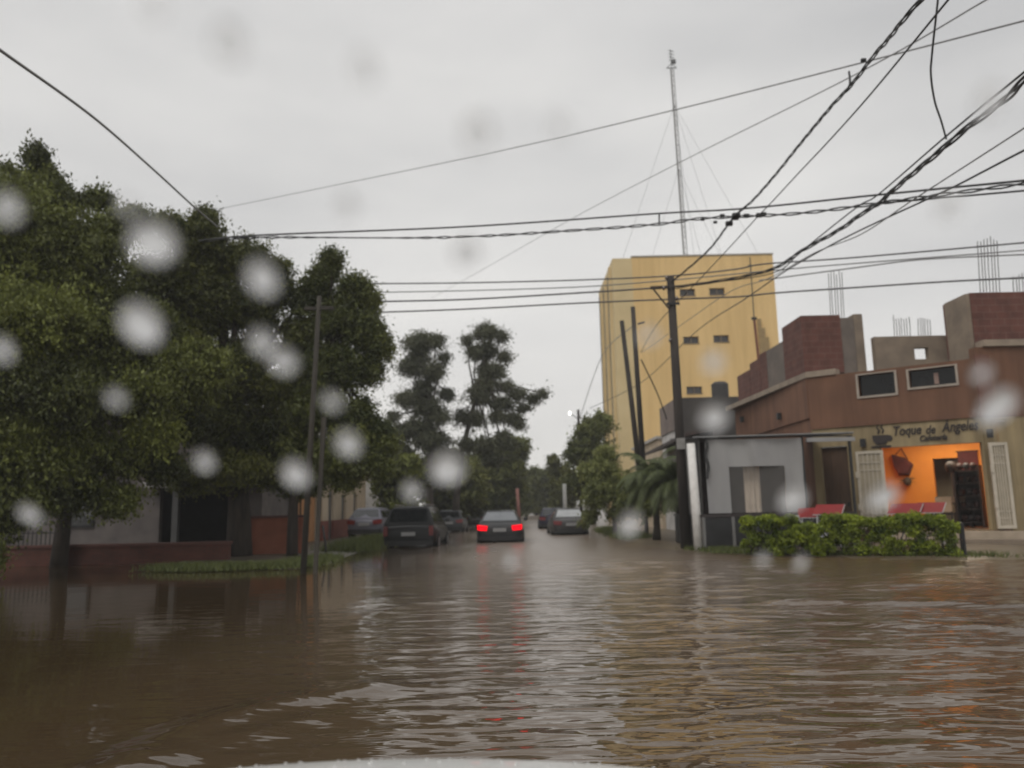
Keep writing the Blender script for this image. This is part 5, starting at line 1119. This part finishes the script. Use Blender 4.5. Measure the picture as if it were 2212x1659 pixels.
# ================================================================== HEDGE AND TABLES
hd = empty('hedge', (8.6, 20.6, 0)); tag(hd, 'bright yellow-green clipped hedge before the cafe, dipping near its left third', 'hedge')
h0, h1 = Vector((6.25, 21.75)), Vector((10.75, 19.55)); hdir = (h1-h0); HL = hdir.length; hdir /= HL; hn = Vector((hdir.y, -hdir.x))
pts = []; tn = []
def htop(q): return 1.03 if q < .25 else (.80 if q < .40 else (1.0+.06*math.sin(q*17)-(.12 if q > .94 else 0)))
for k in range(340):
    q = random.random(); top = htop(q); rr_ = random.uniform(.10, .20)
    e = random.random(); wv = random.uniform(-.36, .36); zz = random.uniform(.1, .95)*top
    if e < .42: wv = .36+random.uniform(-.08, .06)
    elif e < .8: zz = top-.12+random.uniform(-.05, .06)
    p = h0 + hdir*(q*HL) + hn*wv; bt = random.gauss(.42, .2)
    for _ in range(190):
        v = Vector((random.gauss(0, 1), random.gauss(0, 1), random.gauss(0, 1))).normalized()*rr_*random.random()**.4
        pts.append((p.x+v.x, p.y+v.y, max(.03, zz+v.z*.8))); tn.append(bt+random.gauss(0, .12))
leafmesh('foliage', np.array(pts), np.array(tn), .075, .038, LEAF['hedge'], hd, droop=-.2)
mb = MB()
for k in range(26):
    p = h0+hdir*(HL*(k+.5)/26)+hn*random.uniform(-.2, .2)
    for _ in range(3): mb.tube([(p.x, p.y, .0), (p.x+random.uniform(-.1, .1), p.y+random.uniform(-.1, .1), .35), (p.x+random.uniform(-.2, .2), p.y+random.uniform(-.2, .2), .7)], [.014, .01, .006], 5)
mb.build('stem', BARK, hd)
mb = MB()
for s in (-.5, .5):
    a = h1+hn*s+hdir*.12; mb.bar((a.x, a.y, .02), (a.x, a.y, .82), .05)
a, b = h1+hn*-.5+hdir*.12, h1+hn*.5+hdir*.12; mb.bar((a.x, a.y, .8), (b.x, b.y, .8), .04); mb.bar((a.x, a.y, .4), (b.x, b.y, .4), .04)
gd = empty('hedge_guard', (h1.x, h1.y, 0)); tag(gd, 'dark metal guard rail at the right end of the hedge', 'guard rail'); mb.build('rail_frame', IRON, gd)
TRED = pmat('red_table_top', (.24, .012, .012), (.18, .009, .009), rough=.55); CHR = pmat('bright_table_leg', (.62, .62, .62), rough=.3, metal=.6)
def table(px, py, y, tilt, wd, label):
    c = at(px, py, y); rt = empty('folding_table', (c.x, c.y, .1), R_(tilt)); tag(rt, label, 'table', 'red folding tables behind the hedge')
    mb = MB(); h_ = c.z-.1
    mb.obox((0, 0, h_), Vector((wd/2, 0, 0)), Vector((0, .31, .13)), Vector((0, -.008, .014)))
    mb.build('table_top', TRED, rt, world=False)
    for sx in (-1, 1):
        for sy_ in (-1, 1):
            mb = MB(); mb.bar((sx*(wd/2-.08), sy_*.28, 0), (-sx*(wd/2-.22) if sy_ > 0 else sx*(wd/2-.1), sy_*.22, h_+sy_*.09-.03), .028); mb.build('leg', CHR, rt, world=False)
    mb = MB(); mb.bar((-wd/2, -.31, h_-.13), (wd/2, -.31, h_-.13), .02); mb.bar((wd/2+.01, -.30, h_-.12), (wd/2+.01, .29, h_+.13), .02); mb.build('edge_trim', CHR, rt, world=False)
    return rt
table(1790, 1101, 22.2, -32, .75, 'red folding table standing left behind the hedge dip')
table(1752, 1108, 22.8, -20, .7, 'paler red folding table left of the hedge dip')
table(1955, 1099, 21.8, -38, .8, 'red folding table behind the middle of the hedge')
table(2008, 1097, 21.6, -38, .7, 'red folding table rightmost behind the hedge, before the orange room')
# two folded chair frames showing over the hedge dip
for px, py, lab in ((1716, 1118, 'folded white metal chair leaning left over the hedge dip'), (1780, 1116, 'folded grey metal chair leaning right over the hedge dip')):
    c = at(px, py, 21.5); rt = empty('folding_chair', (c.x, c.y, .08)); tag(rt, lab, 'chair', 'folded chairs behind the hedge')
    mb = MB(); mb.box((c.x-.13, c.y-.03, c.z-.09), (c.x+.13, c.y+.03, c.z+.06)); mb.build('backrest', pmat('pale_chair_back', (.5, .5, .5)), rt, bevel=.01)
    mb = MB(); mb.bar((c.x-.14, c.y+.04, c.z-.02), (c.x+.25, c.y+.2, .1), .03); mb.bar((c.x+.14, c.y+.04, c.z-.02), (c.x+.5, c.y+.2, .1), .03); mb.bar((c.x-.1, c.y-.04, .1), (c.x+.2, c.y, .5), .025); mb.build('frame', CHR, rt)
    mb = MB(); mb.box((c.x-.15, c.y+.05, .42), (c.x+.25, c.y+.35, .46)); mb.build('seat', pmat('pale_chair_back', (.5, .5, .5)), rt)

# ================================================================== CARS
TYRE = pmat('tyre_rubber', (.018, .018, .018), rough=.8); RIM = pmat('grey_rim', (.25, .25, .26), rough=.4, metal=.6)
CGLASS = glassmat('car_glass', (.012, .014, .016), .03)
LGLASS = pmat('sky_lit_rear_glass', (.10, .11, .12), (.08, .09, .10), rough=.04, spec=1.0, coat=1.0)  # paler base colour stands in for sky reflected in the glass
LITRED = pmat('lit_tail_light', (.9, .002, .012), (.8, .002, .010), emit=1.1, rough=.8, spec=.0)
DIMRED = pmat('dim_tail_light', (.16, .012, .012), (.1, .01, .01), rough=.2)
PLATE = pmat('number_plate', (.3, .3, .3), (.25, .25, .25), rough=.5)
def car(loc, rz, col, label, kind='sedan', w=1.74, lit=False, group='cars in the flooded street', sink=.22, glass=None, sc=1.0):
    """y = 0 is the rear bumper, +y forwards"""
    rt = empty('car', (loc[0], loc[1], -sink), rz); rt.scale = (sc, sc, sc); tag(rt, label, 'car', group)
    hw = w/2; g = glass or CGLASS
    if kind == 'sedan':
        st = [(0, .42, .78, .82), (.06, .30, .93, .93), (.3, .22, 1.0, 1.0), (.9, .20, 1.0, 1.0), (1.6, .20, .97, 1.0), (3.0, .20, .95, 1.0), (3.6, .22, .88, .98), (4.1, .25, .78, .92), (4.35, .35, .62, .78)]
        gh_ = [(.55, .985, .80), (1.25, 1.43, .66), (1.6, 1.47, .66), (2.3, 1.45, .66), (3.15, .96, .80)]
    elif kind == 'suv':
        st = [(0, .45, .95, .9), (.07, .34, 1.10, .97), (.3, .3, 1.14, 1.0), (1.6, .28, 1.12, 1.0), (3.0, .28, 1.08, 1.0), (3.7, .3, 1.02, .97), (4.2, .34, .9, .92), (4.4, .45, .72, .8)]
        gh_ = [(.10, 1.12, .86), (.32, 1.70, .74), (1.2, 1.76, .75), (2.4, 1.73, .74), (3.2, 1.07, .84)]
    else:
        st = [(0, .42, .82, .84), (.06, .30, .94, .94), (.3, .22, .98, 1.0), (1.6, .20, .96, 1.0), (2.7, .20, .93, 1.0), (3.2, .22, .86, .97), (3.65, .25, .76, .9), (3.85, .35, .6, .76)]
        gh_ = [(.12, .95, .84), (.55, 1.40, .70), (1.1, 1.45, .70), (2.0, 1.42, .68), (2.8, .94, .82)]
    def ring(y, z0, z1, k):
        a = hw*k; m = (z0+z1)/2
        half = [(.0, z0), (.72, z0), (.93, z0+.06), (1.0, z0+.22), (1.0, m+.05), (.97, z1-.10), (.90, z1-.02), (.0, z1)]
        return [(a*u, y, z) for u, z in half] + [(-a*u, y, z) for u, z in reversed(half[1:-1])]
    mb = MB(); mb.loft([ring(*s) for s in st]); body = mb.build('body', col, rt, world=False, smooth=True)
    sb = body.modifiers.new('sub', 'SUBSURF'); sb.levels = 1; sb.render_levels = 1
    def zb(y):
        for p, q in zip(st, st[1:]):
            if p[0] <= y <= q[0]: t = (y-p[0])/(q[0]-p[0]); return p[2]+(q[2]-p[2])*t
        return st[-1][2]
    def gring(y, zt, k):
        z0 = zb(y)-.06; a = hw*.93; b = hw*k*(1.12 if zt < 1.2 else 1.0)
        return [(-a, y, z0), (-b, y, zt-.05), (-b*.9, y, zt), (0, y, zt+.015), (b*.9, y, zt), (b, y, zt-.05), (a, y, z0)]
    mb = MB(); mb.loft([gring(*s) for s in gh_], close=True); cab = mb.build('cabin', col, rt, world=False, smooth=False)
    # panes set just proud of the cabin
    def pane(name, ps, n):
        mb = MB(); n = Vector(n).normalized(); ps = [Vector(p)+n*.012 for p in ps]; mb.loft([[p for p in ps], [p+n*.006 for p in ps]]); return mb.build(name, g, rt, world=False)
    (y0, z0, k0), (y1, z1, k1) = gh_[0], gh_[1]
    w0, w1 = hw*.80, hw*k1*.86
    s0, s1 = .16, .90
    P_ = lambda sx, s: (sx*(w0+(w1-w0)*s), y0+(y1-y0)*s, (zb(y0)-.02)+(z1-zb(y0)+.02)*s)
    pane('rear_window', [P_(-1, s0), P_(1, s0), P_(1, s1), P_(-1, s1)], (0, -(z1-z0), (y1-y0)))
    (y3, z3, k3), (y4, z4, k4) = gh_[-2], gh_[-1]
    Q_ = lambda sx, s: (sx*(hw*.80+(hw*k3*.86-hw*.80)*s), y4+(y3-y4)*s, z4+(z3-z4)*s)
    pane('windscreen', [Q_(1, .1), Q_(-1, .1), Q_(-1, .9), Q_(1, .9)], (0, (z3-z4), (y4-y3)))
    for sx in (-1, 1):
        zs_ = lambda y, s: (sx*(hw*.93+(hw*k1-hw*.93)*s), y, zb(y)-.04+(z1-zb(y)-.02)*s)
        for (a0, a1, b0_, b1_) in ((y0+.5*(y1-y0)+.12, (y1+y3)/2-.05, y1+.02, (y1+y3)/2-.05), ((y1+y3)/2+.05, y4-.45, (y1+y3)/2+.05, y3+.02)):
            pane('side_window', [zs_(a0, .15), zs_(a1, .15), zs_(b1_, .86), zs_(b0_, .86)][::sx], (sx, 0, .3))
    for sx in (-1, 1):
        mb = MB(); tz = st[1][2]; x0 = hw*.94
        if kind == 'suv': mb.box((min(sx*x0, sx*(x0-.16)), -.035, tz-.42), (max(sx*x0, sx*(x0-.16)), .05, tz-.06))
        else:
            q = [(x0+.02, .10, tz-.02), (x0-.40, .02, tz-.06), (x0-.36, -.02, tz-.25), (x0+.0, .06, tz-.22)]
            mb.loft([[(sx*a, b-.035, c_) for a, b, c_ in q], [(sx*a, b+.10, c_) for a, b, c_ in q]])
        mb.build('tail_light', LITRED if lit else DIMRED, rt, world=False)
    mb = MB(); pz = st[0][1]+.16 if not kind == 'suv' else .62
    mb.box((-.26-.0, -.045, pz+.06), (.26, -.028, pz+.20)); mb.build('number_plate', PLATE, rt, world=False)
    mb = MB(); mb.loft([[(hw*.9*math.cos(t)*1.02, -.06+.10*(abs(math.cos(t))**4), z) for t in np.linspace(0, math.pi, 14)] for z in (st[0][1]-.12, st[0][1]+.0, st[0][1]+.06)], close=False, caps=False); mb.build('rear_bumper', pmat('dark_bumper', (.02, .02, .021), rough=.6), rt, world=False, smooth=True)
    wb = (.95, 3.35) if kind != 'hatch' else (.7, 3.0)
    for y in wb:
        for sx in (-1, 1):
            rw = .31 if kind != 'suv' else .37
            mb = MB(); mb.tube([(sx*(hw-.2), y, rw), (sx*(hw-.19), y, rw), (sx*(hw+.015), y, rw), (sx*(hw+.02), y, rw)], [rw*.93, rw, rw, rw*.93], 20); wh = mb.build('wheel', TYRE, rt, world=False)
            mb = MB(); mb.tube([(sx*(hw+.021), y, rw), (sx*(hw+.03), y, rw)], [rw*.62, rw*.5], 14); mb.build('rim', RIM, wh, world=False)
    for sx in (-1, 1):
        mb = MB(); mb.ball((sx*(hw+.09), gh_[-1][0]-.45, zb(gh_[-1][0]-.4)+.12), (.10, .06, .08), 10, 7); mb.build('mirror', col, rt, world=False, smooth=True)
    if kind == 'suv':
        for sx in (-1, 1): mb = MB(); mb.bar((sx*hw*.62, .6, 1.82), (sx*hw*.62, 2.3, 1.80), .04); mb.build('roof_rail', RIM, rt, world=False)
    else:
        mb = MB(); mb.tube([(0, gh_[1][0]+.1, gh_[1][1]), (0, gh_[1][0]-.15, gh_[1][1]+.35)], .006, 5); mb.build('aerial', IRON, rt, world=False)
    return rt
def paint(n, c): return pmat(n, c, tuple(x*.9 for x in c), rough=.5, coat=.2, scale=20, spec=.35)
a = (.02)
car((-.62, 32.2), R_(-1), paint('charcoal_paint', (.022, .023, .025)), 'charcoal sedan driving off through the flood with red brake lights lit', 'sedan', w=1.86, lit=True, glass=LGLASS, sc=1.02)
car((-3.95, 29.6), R_(-3), paint('black_paint', (.009, .010, .011)), 'boxy black off-roader parked at the left kerb in the flood', 'suv', w=1.98, sink=.25)
car((2.72, 38.6), R_(2), paint('dark_grey_paint', (.05, .048, .047)), 'dark grey sedan with a bright rear window parked at the right kerb', 'sedan', w=1.80, glass=pmat('sky_bright_rear_glass', (.30, .31, .31), (.26, .27, .27), rough=.06, spec=1.0, coat=1.0), sink=.2)  # rear glass coloured pale in place of a sky reflection
car((2.35, 49.5), R_(-1), paint('navy_paint', (.018, .018, .04)), 'dark blue car parked ahead of the grey sedan on the right', 'hatch', w=1.75, sink=.18)
car((-3.9, 47), R_(-2), paint('slate_paint', (.06, .065, .07)), 'slate grey car farther along the left kerb, behind the off-roader', 'hatch', w=1.75, sink=.18)
car((-2.9, 58), R_(-2), paint('green_grey_paint', (.10, .115, .10)), 'greenish grey sedan in the distance left of the brake lights', 'sedan', w=1.75, sink=.16)
car((-6.9, 36.5), R_(-6), paint('lilac_white_paint', (.14, .14, .17)), 'pale lilac car standing on the grassy left verge', 'hatch', w=1.7, sink=-.05)

# ================================================================== HAZE (rain air)
hz = bpy.data.materials.new('rain_haze'); hz.use_nodes = True
nt = hz.node_tree; nt.nodes.remove(nt.nodes['Principled BSDF']); pv = nt.nodes.new('ShaderNodeVolumePrincipled')
pv.inputs['Color'].default_value = (.86, .86, .86, 1); pv.inputs['Density'].default_value = 0.0012
nt.links.new(pv.outputs[0], nt.nodes['Material Output'].inputs['Volume'])
mb = MB(); mb.box((-160, -70, -1.4), (160, 240, 46)); o = mb.build('haze', hz, None); tag(o, kind='stuff')
